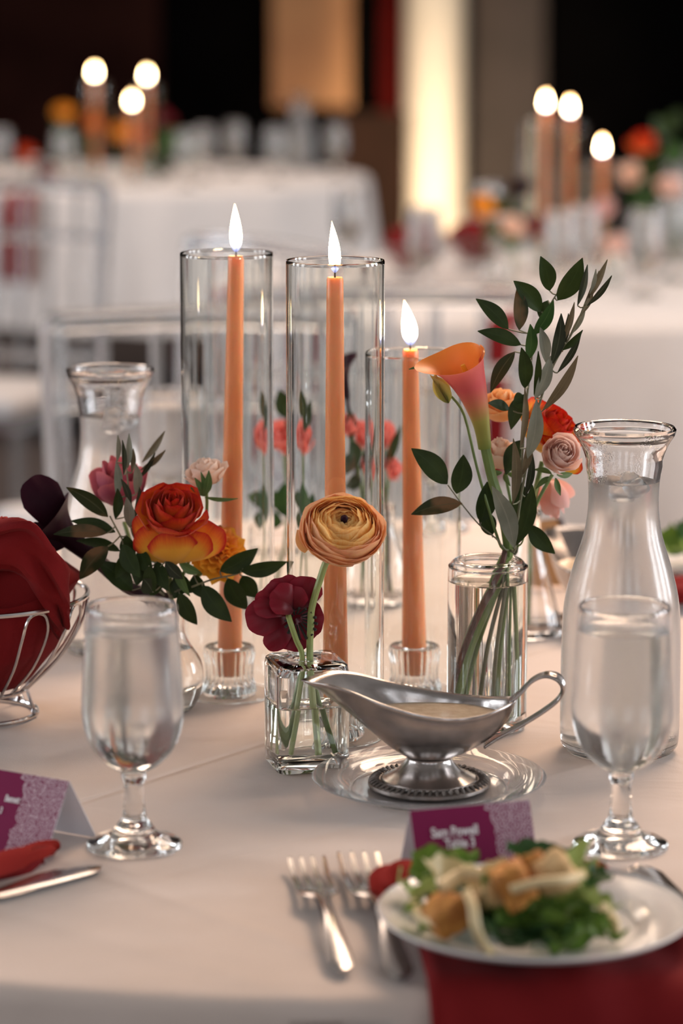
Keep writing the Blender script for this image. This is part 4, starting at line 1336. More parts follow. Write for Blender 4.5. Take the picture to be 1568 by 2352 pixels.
# dark calla lily drooping over the bread basket
def calla_vf(c, axis, spin, L, R0, Rl, tipx, n_u=33, n_v=22, over=0.45):
    """funnel: c at the throat's foot; R0 foot radius, Rl lip radius; one side drawn out into a point"""
    Mx = frame(axis, spin=spin)
    V, Fc, U = [], [], []
    for j in range(n_v):
        v = j / (n_v - 1)
        for i in range(n_u):
            u = i / (n_u - 1)
            a = -pi - over + u * (2 * pi + 2 * over)
            k = abs(a) / (pi + over)                      # 0 at the point, 1 at the overlap
            top = L * (1.0 - 0.34 * k ** 1.6)
            lip = (1 + tipx * exp(-(a / 0.55) ** 2))
            r = R0 + (Rl * 0.46 - R0) * v ** 1.1 + Rl * 0.60 * lip * max(0, v - 0.45) ** 2.0 / 0.30
            z = top * v - 0.05 * L * max(0, v - 0.8) / 0.2 * (1.2 - k) - 0.0
            r += 0.0012 * (1 if a > 0 else -1) * k ** 4
            V.append(Vector(c) + Mx @ Vector((r * cos(a), r * sin(a), z)))
            U.append((0.5 + 0.0 * u, v))
    for j in range(n_v - 1):
        for i in range(n_u - 1):
            Fc.append((j * n_u + i, j * n_u + i + 1, (j + 1) * n_u + i + 1, (j + 1) * n_u + i))
    return V, Fc, U


t = thing('dark_calla_lily', 'plum black calla lily drooping over the red napkin in the bread basket', 'flower', BV + Vector((-0.004, 0, 0.012)))
YD = YB + 0.012
add_stem(t, [BV + Vector((-0.004, 0, 0.012)), BV + Vector((-0.002, 0, 0.05)), BV + Vector((-0.002, 0, 0.088)), at(350, 1372, YB), at(290, 1345, YD), at(225, 1288, YD), at(172, 1240, YD)], 0.0058, M['dark_stem'], r2=0.0062)
cb = at(215, 1282, YD)
ax = at(92, 1178, YD - 0.01) - cb
V, Fc, U = calla_vf(cb, ax, 0.2, ax.length * 1.0, 0.0064, px2m(74, YD), 0.5)
mesh('spathe', (V, Fc, U), M['plum'], t)
bowl_petal(at(150, 1225, YD - 0.006), at(62, 1100, YD - 0.010), 104, 0.25, 0.22, 0.03, 'plum', t, 2, 'spathe_lip')
bowl_petal(at(160, 1240, YD - 0.008), at(46, 1236, YD - 0.012), 84, -0.1, 0.22, 0.03, 'plum', t, 4, 'spathe_lip')

G = 'leafy stems in the bouquets'
sprig('ruscus_sprig', 'dark green leafy spray reaching left from the left bouquet over the basket', YB - 0.02,
      [(345, 1345), (320, 1310), (295, 1265), (268, 1215), (252, 1185)],
      [(248, 1187, 152, 1118, 36, 'ruscus_brown', 0, -0.3), (265, 1222, 163, 1197, 30, 'ruscus', 0.0, 0.4), (246, 1224, 123, 1227, 32, 'ruscus_brown', -0.008, 0.2), (276, 1266, 175, 1238, 26, 'ruscus', 0.004, 0.5),
       (248, 1255, 183, 1331, 46, 'ruscus_brown', -0.012, 0.1), (304, 1356, 226, 1290, 50, 'ruscus', 0.004, 0.2), (282, 1250, 322, 1326, 42, 'ruscus', -0.014, 0.3), (300, 1270, 268, 1330, 34, 'ruscus', 0.0, -0.4),
       (290, 1230, 305, 1290, 36, 'ruscus', -0.004, 0.4)], M['twig'], 0.0013, base=bstem(dx=-0.006), group=G, seed=4)
sprig('ruscus_sprig', 'dark green leafy spray under the amber bloom reaching to the burgundy ranunculus', YB - 0.02,
      [(400, 1360), (440, 1348), (490, 1330), (545, 1318), (558, 1305)],
      [(505, 1312, 592, 1261, 44, 'ruscus', 0.0, 0.25), (553, 1312, 660, 1292, 36, 'ruscus', -0.004, 0.2), (412, 1362, 452, 1437, 40, 'ruscus', -0.006, 0.2), (465, 1345, 531, 1428, 50, 'ruscus', -0.008, 0.2),
       (522, 1328, 568, 1402, 48, 'ruscus', 0.004, 0.2), (556, 1322, 590, 1372, 44, 'ruscus', 0.012, 0.2), (445, 1320, 470, 1375, 36, 'ruscus', 0.006, 0.4), (420, 1330, 400, 1375, 40, 'ruscus', 0, 0.3)],
      M['twig'], 0.0012, base=bstem(dx=0.005), group=G, seed=5)
sprig('ruscus_sprig', 'short dark leaves filling the middle of the left bouquet under the rose', YB - 0.03,
      [(385, 1360), (360, 1320), (340, 1290), (330, 1250)],
      [(342, 1300, 354, 1362, 30, 'ruscus', -0.01, 0.3), (380, 1290, 420, 1330, 30, 'olive', -0.004, 0.3), (360, 1290, 385, 1356, 36, 'ruscus', 0, 0.2), (335, 1280, 312, 1345, 40, 'ruscus', 0.004, 0.3),
       (350, 1360, 330, 1330, 44, 'olive', -0.006, 0.1), (320, 1260, 348, 1320, 36, 'ruscus', -0.002, 0.4), (372, 1320, 345, 1372, 36, 'ruscus', 0.006, 0.2), (400, 1320, 440, 1362, 40, 'ruscus', 0.01, 0.2)],
      M['twig'], 0.0012, base=bstem(dx=0.002), group=G, seed=6)
sprig('olive_sprig', 'upright grey green olive sprig at the left of the bicolour rose', YB - 0.01,
      [(350, 1330), (318, 1240), (300, 1150), (290, 1070), (292, 1020)],
      [(268, 1062, 270, 998, 12, 'olive_silver'), (293, 1075, 295, 996, 15, 'olive_silver'), (284, 1090, 282, 1010, 12, 'olive'), (303, 1085, 306, 1030, 12, 'olive_tan'), (268, 1142, 267, 1058, 20, 'olive_silver'), (312, 1135, 311, 1066, 22, 'olive_silver'),
       (297, 1210, 290, 1145, 26, 'olive_silver'), (265, 1192, 270, 1122, 24, 'ruscus'), (326, 1062, 380, 990, 16, 'olive_tan', 0.04), (322, 1080, 380, 1034, 14, 'olive_tan', 0.03), (318, 1100, 356, 1040, 12, 'olive', 0.03),
       (300, 1160, 278, 1100, 16, 'olive'), (308, 1190, 322, 1120, 16, 'olive'), (318, 1250, 300, 1185, 22, 'olive_tan')],
      M['twig'], 0.0012, base=bstem(dx=-0.003), group=G, seed=7)

# ---- right bouquet in the cylinder vase
YC = CV.y - 0.005
def cstem(dx, dy, z0=0.012):
    return [CV + Vector((dx * 1.25, dy * 1.2, z0)), CV + Vector((dx * 0.85 + 0.004, dy * 0.7, 0.07)), CV + Vector((dx * 0.15 + 0.0125, dy * 0.25, CVH - 0.006)), CV + Vector((0.0165 + dx * 0.05, dy * 0.1, CVH + 0.006))]

# calla lily
t = thing('calla_lily', 'orange and pink calla lily leaning left at the top of the cylinder vase', 'flower', CV + Vector((-0.018, -0.006, 0.012)))
th = at(1112, 1020, YC - 0.012)
add_stem(t, cstem(-0.018, -0.006) + [at(1152, 1170, YC - 0.006), at(1130, 1100, YC - 0.008), th], 0.0043, M['stem'], r2=0.0040)
V, Fc, U = [], [], []
NU, NV = 41, 26
# outline of the spathe: stations from the foot to the lip, each a ring about the flower's own bent axis
axp = smooth_profile([tuple(at(1113, 1030, YC - 0.012)), tuple(at(1105, 975, YC - 0.013)), tuple(at(1088, 910, YC - 0.016)), tuple(at(1066, 850, YC - 0.020)), tuple(at(1054, 820, YC - 0.022))], 8)
rad_ = smooth_profile([(px2m(15, YC),), (px2m(19, YC),), (px2m(31, YC),), (px2m(46, YC),), (px2m(55, YC),)], 8)
na = len(axp)
axd = [(Vector(axp[min(na - 1, i + 1)]) - Vector(axp[max(0, i - 1)])).normalized() for i in range(na)]
left = Vector((-1, 0, 0))
for j in range(na):
    f = j / (na - 1)
    d = axd[j]
    x = (left - d * left.dot(d)).normalized()
    y = d.cross(x)                                     # x: toward the point; y: across
    for i in range(NU):
        u = i / (NU - 1)
        a = -pi - 0.5 + u * (2 * pi + 1.0)
        k = abs(a) / (pi + 0.5)
        r = rad_[j][0]
        g = max(0, f - 0.5) / 0.5
        pt = exp(-(a / 0.62) ** 2)
        rr = r * (1 + 0.72 * pt * g ** 2.2) * (1 - 0.10 * k ** 3 * f) + (0.0018 * (1 if a > 0 else -1) * f * k ** 4)
        rr = rr * (1 + 0.10 * g ** 3)
        p = Vector(axp[j]) + (x * cos(a) + y * sin(a)) * rr
        p += d * (px2m(14, YC) * pt * g ** 2)           # the point is drawn out level with the lip
        p += d * (px2m(-6, YC) * (0.5 - 0.5 * cos(a)) * g ** 2 - px2m(15, YC) * sin(a) * g ** 1.5)
        V.append(p); U.append((0.5, f))
for j in range(na - 1):
    for i in range(NU - 1):
        Fc.append((j * NU + i, j * NU + i + 1, (j + 1) * NU + i + 1, (j + 1) * NU + i))
mesh('spathe', (V, Fc, U), M['calla'], t)
tipb = Vector(V[(na - 1) * NU + NU // 2])
mesh('spathe_tip', tube([tipb, tipb + Vector((-0.004, -0.001, -0.001))], [0.0011, 0.0003], 6, 1), M['sepal'], t)
mesh('spadix', tube([at(1100, 960, YC - 0.014), at(1078, 880, YC - 0.018), at(1062, 838, YC - 0.02)], [0.002, 0.0028, 0.0018], 8, 3), M['marigold'], t)

# closed lisianthus bud
t = thing('flower_bud', 'closed yellow green bud hanging below the calla lily', 'flower', CV + Vector((-0.010, 0.008, 0.012)))
add_stem(t, cstem(-0.010, 0.008) + [at(1150, 1255, YC), at(1125, 1180, YC), at(1095, 1075, YC), at(1066, 955, YC - 0.004), at(1036, 910, YC - 0.006)], 0.0014, M['stem'], r2=0.0010)
bb, bt_ = at(1030, 926, YC - 0.010), at(994, 860, YC - 0.018)
for k, (ro, wd) in enumerate(((0.0, 34), (0.9, 30), (-0.9, 30), (2.2, 30), (-2.2, 30))):
    mesh('petal', leaf_vf(bb, bt_, px2m(wd, YC), ro, -0.15, -0.6, 0.8), M['bud'], t)
for ro, ex in ((0.3, 0), (1.6, 6), (-1.4, -6)):
    mesh('sepal', leaf_vf(bb, at(1013 + ex, 888, YC - 0.014), px2m(12, YC), ro, 0.0, 0.2), M['sepal'], t)

def nstem():
    return [CN + Vector((0.0, 0.0, 0.008)), CN + Vector((0.001, 0, 0.06)), CN + Vector((0.0, 0, 0.112))]


# roses behind
OA = Vector((0.45, -0.35, 0.65))
OC = at(1262, 985, YC + 0.03)
ro = flower('bicolour_rose', 'orange red rose with yellow base behind the right carafe rim', OC, OA, rose_petals(OC - OA.normalized() * 0.014, OA, px2m(90, YC), px2m(100, YC), 24, rnd, 1.0, 1.1), lambda q: 'rose_in' if q < 0.55 else 'rose_out',
            nstem() + [at(1225, 1140, YC + 0.07), at(1245, 1060, YC + 0.04)], 0.0020)
PA = Vector((0.15, -0.75, 0.5))
PC = at(1287, 1047, YC + 0.002)
flower('blush_rose', 'small pale pink rose beside the neck of the right carafe', PC, PA, rose_petals(PC - PA.normalized() * 0.004, PA, px2m(54, YC), px2m(58, YC), 26, rnd, 0.2, 0.7), lambda q: 'blush_pink',
       cstem(0.016, -0.004) + [at(1205, 1215, YC), at(1240, 1140, YC), at(1268, 1090, YC)], 0.0014, sep=(at(1272, 1092, YC + 0.002), 0.018))
PC2 = at(1155, 955, YC + 0.06)
flower('peach_bloom', 'peach orange bloom behind the calla lily stem', PC2, None, rose_petals(PC2, Vector((-0.2, -0.3, 0.9)), px2m(58, YC), px2m(72, YC), 16, rnd, 0.6, 0.6), lambda q: 'peach', nstem() + [at(1190, 1120, YC + 0.08), at(1160, 1020, YC + 0.06)], 0.0016)
PC3 = at(1154, 1045, YC + 0.035)
flower('blush_rose', 'small peach rose between the calla stem and the olive branch', PC3, None, rose_petals(PC3 - Vector((0, 0, 0.008)), Vector((-0.15, -0.3, 0.9)), px2m(44, YC), px2m(74, YC), 18, rnd, 0.1, 0.5), lambda q: 'blush', cstem(0.004, 0.016) + [at(1180, 1200, YC + 0.02), at(1160, 1090, YC + 0.035)], 0.0013,
       sep=(at(1158, 1085, YC + 0.034), 0.016))
PC4 = at(1272, 1150, YC + 0.10)
flower('pink_bloom', 'large soft pink bloom drooping behind the right carafe neck', PC4, None, rose_petals(at(1262, 1110, YC + 0.10), Vector((0.2, -0.1, -1)), px2m(60, YC), px2m(90, YC), 9, rnd, 0.1, 0.2), lambda q: 'pink', nstem() + [at(1222, 1170, YC + 0.11), at(1240, 1095, YC + 0.10)], 0.0016)
yp = bpy.data.objects['bicolour_rose.001'] if 'bicolour_rose.001' in bpy.data.objects else ro
bowl_petal(at(1290, 1075, YC + 0.02), at(1338, 1068, YC + 0.016), 40, 0.2, 0.2, 0.03, 'rose_out', yp, 1, 'outer_petal')

sprig('ruscus_sprig', 'tall dark green leafy branch rising from the cylinder vase', YC + 0.004,
      [(1186, 1268), (1192, 1180), (1198, 1060), (1206, 950), (1216, 860), (1224, 800), (1236, 752), (1256, 712), (1280, 672)],
      [(1262, 668, 1243, 591, 38, 'ruscus', 0, 0.2), (1280, 690, 1338, 595, 46, 'ruscus', 0, 0.3), (1243, 716, 1179, 645, 42, 'ruscus', 0, 0.2), (1192, 758, 1188, 656, 34, 'ruscus_brown', -0.012, 0.3), (1167, 756, 1093, 686, 36, 'ruscus', -0.008, 0.2),
       (1196, 792, 1097, 760, 34, 'ruscus', -0.006, 0.2), (1226, 768, 1272, 693, 30, 'ruscus_light', -0.006, 0.4), (1214, 826, 1217, 744, 28, 'ruscus_light', -0.01, 0.4), (1205, 892, 1197, 798, 34, 'ruscus', -0.01, 0.2), (1182, 808, 1124, 900, 32, 'ruscus_brown', -0.004, 0.3),
       (1258, 690, 1248, 742, 34, 'ruscus', 0.004, 0.3), (1205, 905, 1172, 985, 36, 'ruscus', 0.01, 0.2), (1170, 940, 1122, 925, 24, 'ruscus', 0.01, 0.4), (1200, 1010, 1160, 1090, 40, 'ruscus', 0.012, 0.3), (1210, 920, 1178, 930, 44, 'ruscus', 0.01, 0.2),
       (1182, 1190, 1200, 1110, 40, 'ruscus', -0.01, 0.3)], M['twig'], 0.0014, base=cstem(-0.004, 0.002), group=G, seed=8)
sprig('olive_branch', 'long grey green olive branch leaning right from the cylinder vase', YC - 0.012,
      [(1182, 1262), (1190, 1180), (1207, 1080), (1228, 970), (1250, 890), (1275, 830), (1305, 780), (1330, 730), (1350, 680), (1376, 622)],
      [(1345, 692, 1391, 596, 16, 'olive_tan'), (1348, 702, 1404, 632, 14, 'olive'), (1326, 702, 1348, 608, 16, 'olive'), (1266, 838, 1289, 720, 28, 'olive', -0.004, 0.2), (1254, 834, 1240, 752, 26, 'olive_silver', -0.004, 0.2), (1292, 804, 1336, 760, 16, 'ruscus'),
       (1280, 856, 1333, 768, 16, 'olive'), (1245, 944, 1327, 817, 24, 'olive_tan', -0.01, 0.3), (1228, 916, 1265, 818, 30, 'olive_silver', -0.006, 0.2), (1226, 906, 1236, 806, 16, 'ruscus'), (1211, 1052, 1233, 920, 36, 'olive_silver', -0.01, 0.2),
       (1194, 1030, 1203, 890, 16, 'olive_tan'), (1294, 782, 1318, 694, 14, 'olive_tan'), (1308, 770, 1345, 700, 14, 'olive_silver'), (1290, 800, 1306, 720, 14, 'olive'), (1180, 1258, 1131, 1118, 44, 'olive_silver', -0.014, 0.15), (1186, 1252, 1222, 1112, 36, 'ruscus', -0.012, 0.2),
       (1177, 1158, 1181, 1010, 24, 'olive_tan', -0.008, 0.2), (1200, 1090, 1216, 1000, 20, 'olive_tan'), (1205, 1140, 1222, 1040, 18, 'olive'), (1355, 672, 1368, 618, 10, 'olive_silver'), (1335, 722, 1362, 660, 12, 'olive_tan')],
      M['twig'], 0.0014, base=cstem(0.002, -0.006), group=G, seed=9)
sprig('ruscus_sprig', 'low leafy stem of three dark leaves beside the shorter candle', YC - 0.006,
      [(1160, 1262), (1138, 1236), (1100, 1205), (1066, 1165), (1028, 1114)],
      [(1027, 1112, 945, 1030, 52, 'ruscus', 0, 0.15), (1048, 1134, 1064, 1044, 48, 'ruscus', 0, 0.2), (1060, 1156, 943, 1180, 40, 'ruscus_brown', -0.004, 0.2), (1104, 1200, 1118, 1106, 46, 'ruscus', 0.006, 0.3), (1130, 1230, 1100, 1170, 40, 'ruscus', 0.01, 0.2)],
      M['twig'], 0.0010, base=cstem(-0.014, 0.006), group=G, seed=10)
sprig('rose_leaf_sprig', 'single toothed rose leaf hanging over the right edge of the cylinder vase', YC - 0.004,
      [(1196, 1250), (1205, 1225), (1214, 1206)], [(1214, 1206, 1274, 1272, 40, 'ruscus', -0.004, 0.1)], M['stem'], 0.0010, base=cstem(0.010, 0.004), group=G, seed=11)
t = thing('woody_stem', 'reddish brown woody stem slanting through the water of the cylinder vase', 'stem', CV + Vector((-0.026, -0.010, 0.034)))
add_stem(t, [CV + Vector((-0.0255, -0.008, 0.030)), CV + Vector((-0.016, -0.010, 0.065)), CV + Vector((-0.004, -0.010, 0.100)), CV + Vector((0.009, -0.006, CVH - 0.008)), CV + Vector((0.014, -0.002, CVH + 0.012))], 0.0023, M['wood_stem'])
mesh('thorn', tube([CV + Vector((-0.020, -0.0105, 0.052)), CV + Vector((-0.0245, -0.0115, 0.0565))], [0.0012, 0.0003], 6, 1), M['wood_stem'], t)

# ---- small arrangements at the back of the near table
YF = FV.y
for k, (px, py, Y, R, mk, vz, lab, axs) in enumerate([
        (650, 998, YF, 58, 'coral', FV, 'coral pink rose seen between the left and middle tubes', (0.1, -0.5, 0.8)),
        (812, 962, FV2.y, 40, 'coral', FV2, 'coral rose seen through the middle tube beside its candle', (0.1, -0.5, 0.8)),
        (858, 985, FV2.y + 0.03, 46, 'coral', FV2, 'pink coral rose at the right edge of the middle tube', (0.3, -0.5, 0.8)),
        (880, 1060, FV2.y, 40, 'coral', FV2, 'small coral rose low between the middle and right tubes', (0.3, -0.4, 0.8))]):
    c = at(px, py, Y)
    flower('coral_rose', lab, c, None, rose_petals(c - Vector((0, 0, 0.012)), Vector(axs), px2m(R, Y), px2m(R * 1.1, Y), 12, rnd, k, 0.8), lambda q, mk=mk: mk,
           [vz + Vector((0.006 * (k - 1.5), 0, 0.010)), vz + Vector((0, 0, 0.075)), (vz + Vector((0, 0, 0.1)) + c) / 2, c - Vector((0, 0, 0.012))], 0.0016)
sprig('ruscus_sprig', 'blurred green leaves above the small jar behind the tubes', YF,
      [(655, 1180), (660, 1100), (662, 1000), (655, 930)], [(655, 960, 640, 895, 44, 'ruscus'), (660, 990, 690, 920, 36, 'ruscus'), (660, 1160, 580, 1140, 40, 'ruscus_light'), (660, 1190, 650, 1110, 60, 'ruscus_light'), (650, 1200, 600, 1190, 40, 'ruscus_light'), (665, 1200, 700, 1130, 40, 'ruscus_light')],
      M['stem'], 0.0013, base=[FV + Vector((0.004, 0, 0.009)), FV + Vector((0.002, 0, 0.06))], group=G, seed=12)
sprig('ruscus_sprig', 'blurred dark leaves beside the coral roses behind the middle tube', FV2.y,
      [(862, 1200), (850, 1120), (830, 1050), (812, 990)], [(815, 1010, 812, 940, 40, 'ruscus'), (825, 1040, 800, 1090, 40, 'ruscus_brown'), (845, 1080, 915, 975, 30, 'ruscus'), (840, 1070, 815, 1010, 44, 'ruscus'), (852, 1100, 800, 1120, 36, 'ruscus_brown')],
      M['stem'], 0.0012, base=[FV2 + Vector((-0.004, 0, 0.009)), FV2 + Vector((-0.001, 0, 0.09))], group=G, seed=13)
c = at(800, 868, FV2.y + 0.02)
t = flower('dark_calla_lily', 'blurred plum calla lily seen at the top of the middle tube', c, None, [(calla_vf(at(806, 915, FV2.y + 0.02), Vector((-0.2, -0.2, 1)), 1.0, 0.042, 0.004, 0.017, 0.4), 0.5)], lambda q: 'plum',
           [FV2 + Vector((0.005, 0, 0.010)), FV2 + Vector((0.001, 0, 0.09)), at(830, 1060, FV2.y + 0.01), at(806, 915, FV2.y + 0.02)], 0.003, 'dark_stem')

# ------------------------------------------------------------------ bread basket with napkin
BK = on(-48, 1640)
t = thing('wire_basket', 'round chrome wire bread basket lined with a red napkin', 'basket', BK)
RB, HB = px2m(258, BK.y), 0.098
mesh('rim_wire', ring(BK + Vector((0, 0, HB)), RB, 0.0021, 72, 8), M['chrome'], t)
FR = px2m(135, BK.y)
mesh('foot_wire', ring(BK + Vector((0, 0, 0.0019)), FR, 0.0019, 60, 8), M['chrome'], t)
mesh('floor_wire', ring(BK + Vector((0, 0, 0.022)), FR * 0.86, 0.0016, 48, 8), M['chrome'], t)
for i in range(6):
    a = 2 * pi * i / 6 + 0.9
    d = Vector((cos(a), sin(a), 0))
    mesh('foot_strut', tube([BK + d * FR + Vector((0, 0, 0.002)), BK + d * FR * 0.86 + Vector((0, 0, 0.022))], 0.0015, 6, 1), M['chrome'], t)
    mesh('foot_bead', lathe([(0, -0.0035), (0.0025, -0.0025), (0.0035, 0), (0.0025, 0.0025), (0, 0.0035)], 10, tuple(BK + d * FR + Vector((0, 0, 0.0038)))), M['chrome'], t)


def bwall(a, h):                                   # basket side: radius at height fraction
    r = FR * 0.86 + (RB - FR * 0.86) * (sin(h * pi / 2) ** 0.9)
    return BK + Vector((r * cos(a), r * sin(a), 0.022 + (HB - 0.022) * h))


for i in range(12):
    a = 2 * pi * i / 12 + 0.16
    da = 0.135
    pts = [bwall(a - da * 0.9, 0.0), bwall(a - da, 0.35), bwall(a - da, 0.72), bwall(a - da * 0.7, 0.93), bwall(a, 0.985), bwall(a + da * 0.7, 0.93), bwall(a + da, 0.72), bwall(a + da, 0.35), bwall(a + da * 0.9, 0.0)]
    mesh('loop_wire', tube(pts, 0.0013, 8, 4), M['chrome'], t)

# folded napkin mounding out of the basket
def napkin_mound():
    V, Fc = [], []
    nu, nv = 96, 44
    for j in range(nv):
        f = j / (nv - 1)
        for i in range(nu):
            a = 2 * pi * i / nu
            if f < 0.42:
                h = f / 0.42
                r = (FR * 0.80 + (RB * 0.86 - FR * 0.80) * sin(h * pi / 2) ** 0.9) * (1 - 0.02 * sin(a * 7))
                z = 0.026 + (HB - 0.022) * 0.9 * h
            else:
                h = (f - 0.42) / 0.58
                r = RB * 0.86 * max(0.0, cos(h * pi / 2)) ** 0.75
                z = 0.106 + 0.020 * sin(h * pi / 2)
                z += 0.012 * sin(a * 3 + 1.0 + 2.5 * h) * max(0.0, sin(pi * h)) ** 0.7
            p = Vector((r * cos(a), r * sin(a), z))
            fold = 0.0
            s1 = p.x * 30 + p.z * 60 + 2 * sin(a * 2)
            fold += 0.0060 * sin(s1) * min(1, f * 2.5)
            fold += 0.016 * noise.noise(p * 24 + Vector((3, 1, 2)))
            n = Vector((cos(a), sin(a), 0.6)).normalized()
            if f < 0.42:
                fold = -abs(fold) * 0.8
            V.append(BK + p + n * fold)
    for j in range(nv - 1):
        for i in range(nu):
            Fc.append((j * nu + i, j * nu + (i + 1) % nu, (j + 1) * nu + (i + 1) % nu, (j + 1) * nu + i))
    Fc.append(tuple(reversed(range(nu))))
    return V, Fc


t = thing('napkin', 'red cloth napkin folded around bread in the wire basket', 'napkin', BK + Vector((0, 0, 0.03)))
mesh('mound', napkin_mound(), M['red_cloth'], t)


def cloth_strip(path, widths, side, thick, name, par, mat, wav=0.004, seed=0, cols=15):
    P = smooth_profile([tuple(p) for p in path], 6)
    Wd = smooth_profile([(x,) for x in widths], 6)
    side = Vector(side).normalized()
    V, Fc = [], []
    for j, p in enumerate(P):
        p = Vector(p)
        d = (Vector(P[min(len(P) - 1, j + 1)]) - Vector(P[max(0, j - 1)])).normalized()
        n = d.cross(side).normalized()
        for i in range(cols):
            u = i / (cols - 1) * 2 - 1
            wv = wav * sin(u * 5.5 + j * 0.22 + seed) + wav * 0.5 * sin(u * 11 - j * 0.3)
            V.append(p + side * (Wd[j][0] * 0.5 * u) + n * (wv - 0.35 * Wd[j][0] * u * u * 0.5))
    for j in range(len(P) - 1):
        for i in range(cols - 1):
            Fc.append((j * cols + i, j * cols + i + 1, (j + 1) * cols + i + 1, (j + 1) * cols + i))
    return solid(mesh(name, (V, Fc), M[mat], par), thick)


Yb = BK.y - 0.03
cloth_strip([at(-60, 1290, Yb - 0.05), at(40, 1270, Yb - 0.055), at(100, 1335, Yb - 0.045), at(138, 1395, Yb - 0.03), at(150, 1440, Yb - 0.01)], [0.05, 0.06, 0.055, 0.05, 0.03], Vector((0.35, -0.5, 0.75)), 0.003, 'fold', t, 'red_cloth', 0.004, 1)
cloth_strip([at(-70, 1262, Yb), at(20, 1258, Yb - 0.01), at(80, 1305, Yb), at(128, 1375, Yb + 0.02)], [0.04, 0.05, 0.05, 0.035], Vector((0.3, -0.35, 0.85)), 0.003, 'fold', t, 'red_cloth', 0.004, 2)
cloth_strip([at(-30, 1300, Yb + 0.0), at(0, 1255, Yb), at(4, 1215, Yb), at(10, 1188, Yb)], [0.05, 0.045, 0.028, 0.004], Vector((1, -0.1, 0.1)), 0.002, 'peak', t, 'red_cloth_lit', 0.003, 3)
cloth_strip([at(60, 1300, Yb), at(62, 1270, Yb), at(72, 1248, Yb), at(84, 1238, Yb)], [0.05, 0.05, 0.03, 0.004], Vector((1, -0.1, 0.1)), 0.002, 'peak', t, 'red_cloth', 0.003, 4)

# ------------------------------------------------------------------ place cards
def place_card(label, TLp, TRp, hgt, spread, text, loc_t):
    TLw, TRw = on(TLp[0], TLp[1], TZ + hgt), on(TRp[0], TRp[1], TZ + hgt)
    ex = (TRw - TLw)
    wid = ex.length
    ex.normalize()
    ny = Vector((ex.y, -ex.x, 0)).normalized()
    if ny.y > 0:
        ny = -ny
    dn = Vector((0, 0, -hgt))
    bl, br = TLw + ny * spread + dn, TRw + ny * spread + dn
    kl, kr = TLw - ny * spread + dn, TRw - ny * spread + dn
    org = Vector(((bl.x + kr.x) / 2, (bl.y + kr.y) / 2, TZ))
    t = thing('place_card', label, 'place card', org)
    up = (TLw - bl).normalized()
    nf = ex.cross(up).normalized()
    if nf.y > 0:
        nf = -nf
    mesh('front_face', ([bl + nf * 0.0004, br + nf * 0.0004, TRw + nf * 0.0004, TLw + nf * 0.0004], [(0, 1, 2, 3)], [(0, 0), (1, 0), (1, 1), (0, 1)]), M['lace'], t, smooth=False)
    o = mesh('fold_card', ([bl, br, TRw, TLw, kl, kr], [(0, 1, 2, 3), (3, 2, 5, 4)]), M['card_white'], t, smooth=False)
    solid(o, 0.0005, 0)
    fh = (TLw - bl).length
    nf2 = ex.cross(up)
    if nf2.dot(nf) < 0:
        nf2 = -nf2
    for (s, u, v, size, al, xs) in text:
        cu = bpy.data.curves.new('lettering', 'FONT')
        cu.body = s
        cu.size = size
        cu.offset = size * 0.03
        cu.align_x, cu.align_y = al, 'CENTER'
        cu.extrude = 0.00005
        cu.resolution_u = 3
        tmp = bpy.data.objects.new('lettering', cu)
        me = bpy.data.meshes.new_from_object(tmp)
        bpy.data.objects.remove(tmp)
        o3 = bl + ex * (u * wid) + up * (v * fh) + nf * 0.0009 - org
        for vv in me.vertices:
            q = vv.co
            vv.co = o3 + ex * (q.x * xs) + up * q.y + nf2 * q.z
        me.name = 'lettering'
        me.materials.clear()
        link('lettering', me, M['ink'], t)
    return t


place_card('burgundy tent card reading Sam Powell Table 3 behind the salad plate', (940, 1862), (1215, 1838), 0.052, 0.024, [('Sam Powell', 0.345, 0.72, 0.0088, 'CENTER', 0.78), ('Table 3', 0.375, 0.585, 0.0088, 'CENTER', 0.78)], None)
place_card('burgundy tent card cut by the left edge of the picture', (-118, 1748), (160, 1795), 0.047, 0.030, [('Bennett', 0.67, 0.66, 0.0066, 'RIGHT', 0.58), ('3', 0.56, 0.50, 0.0066, 'RIGHT', 0.6)], None)

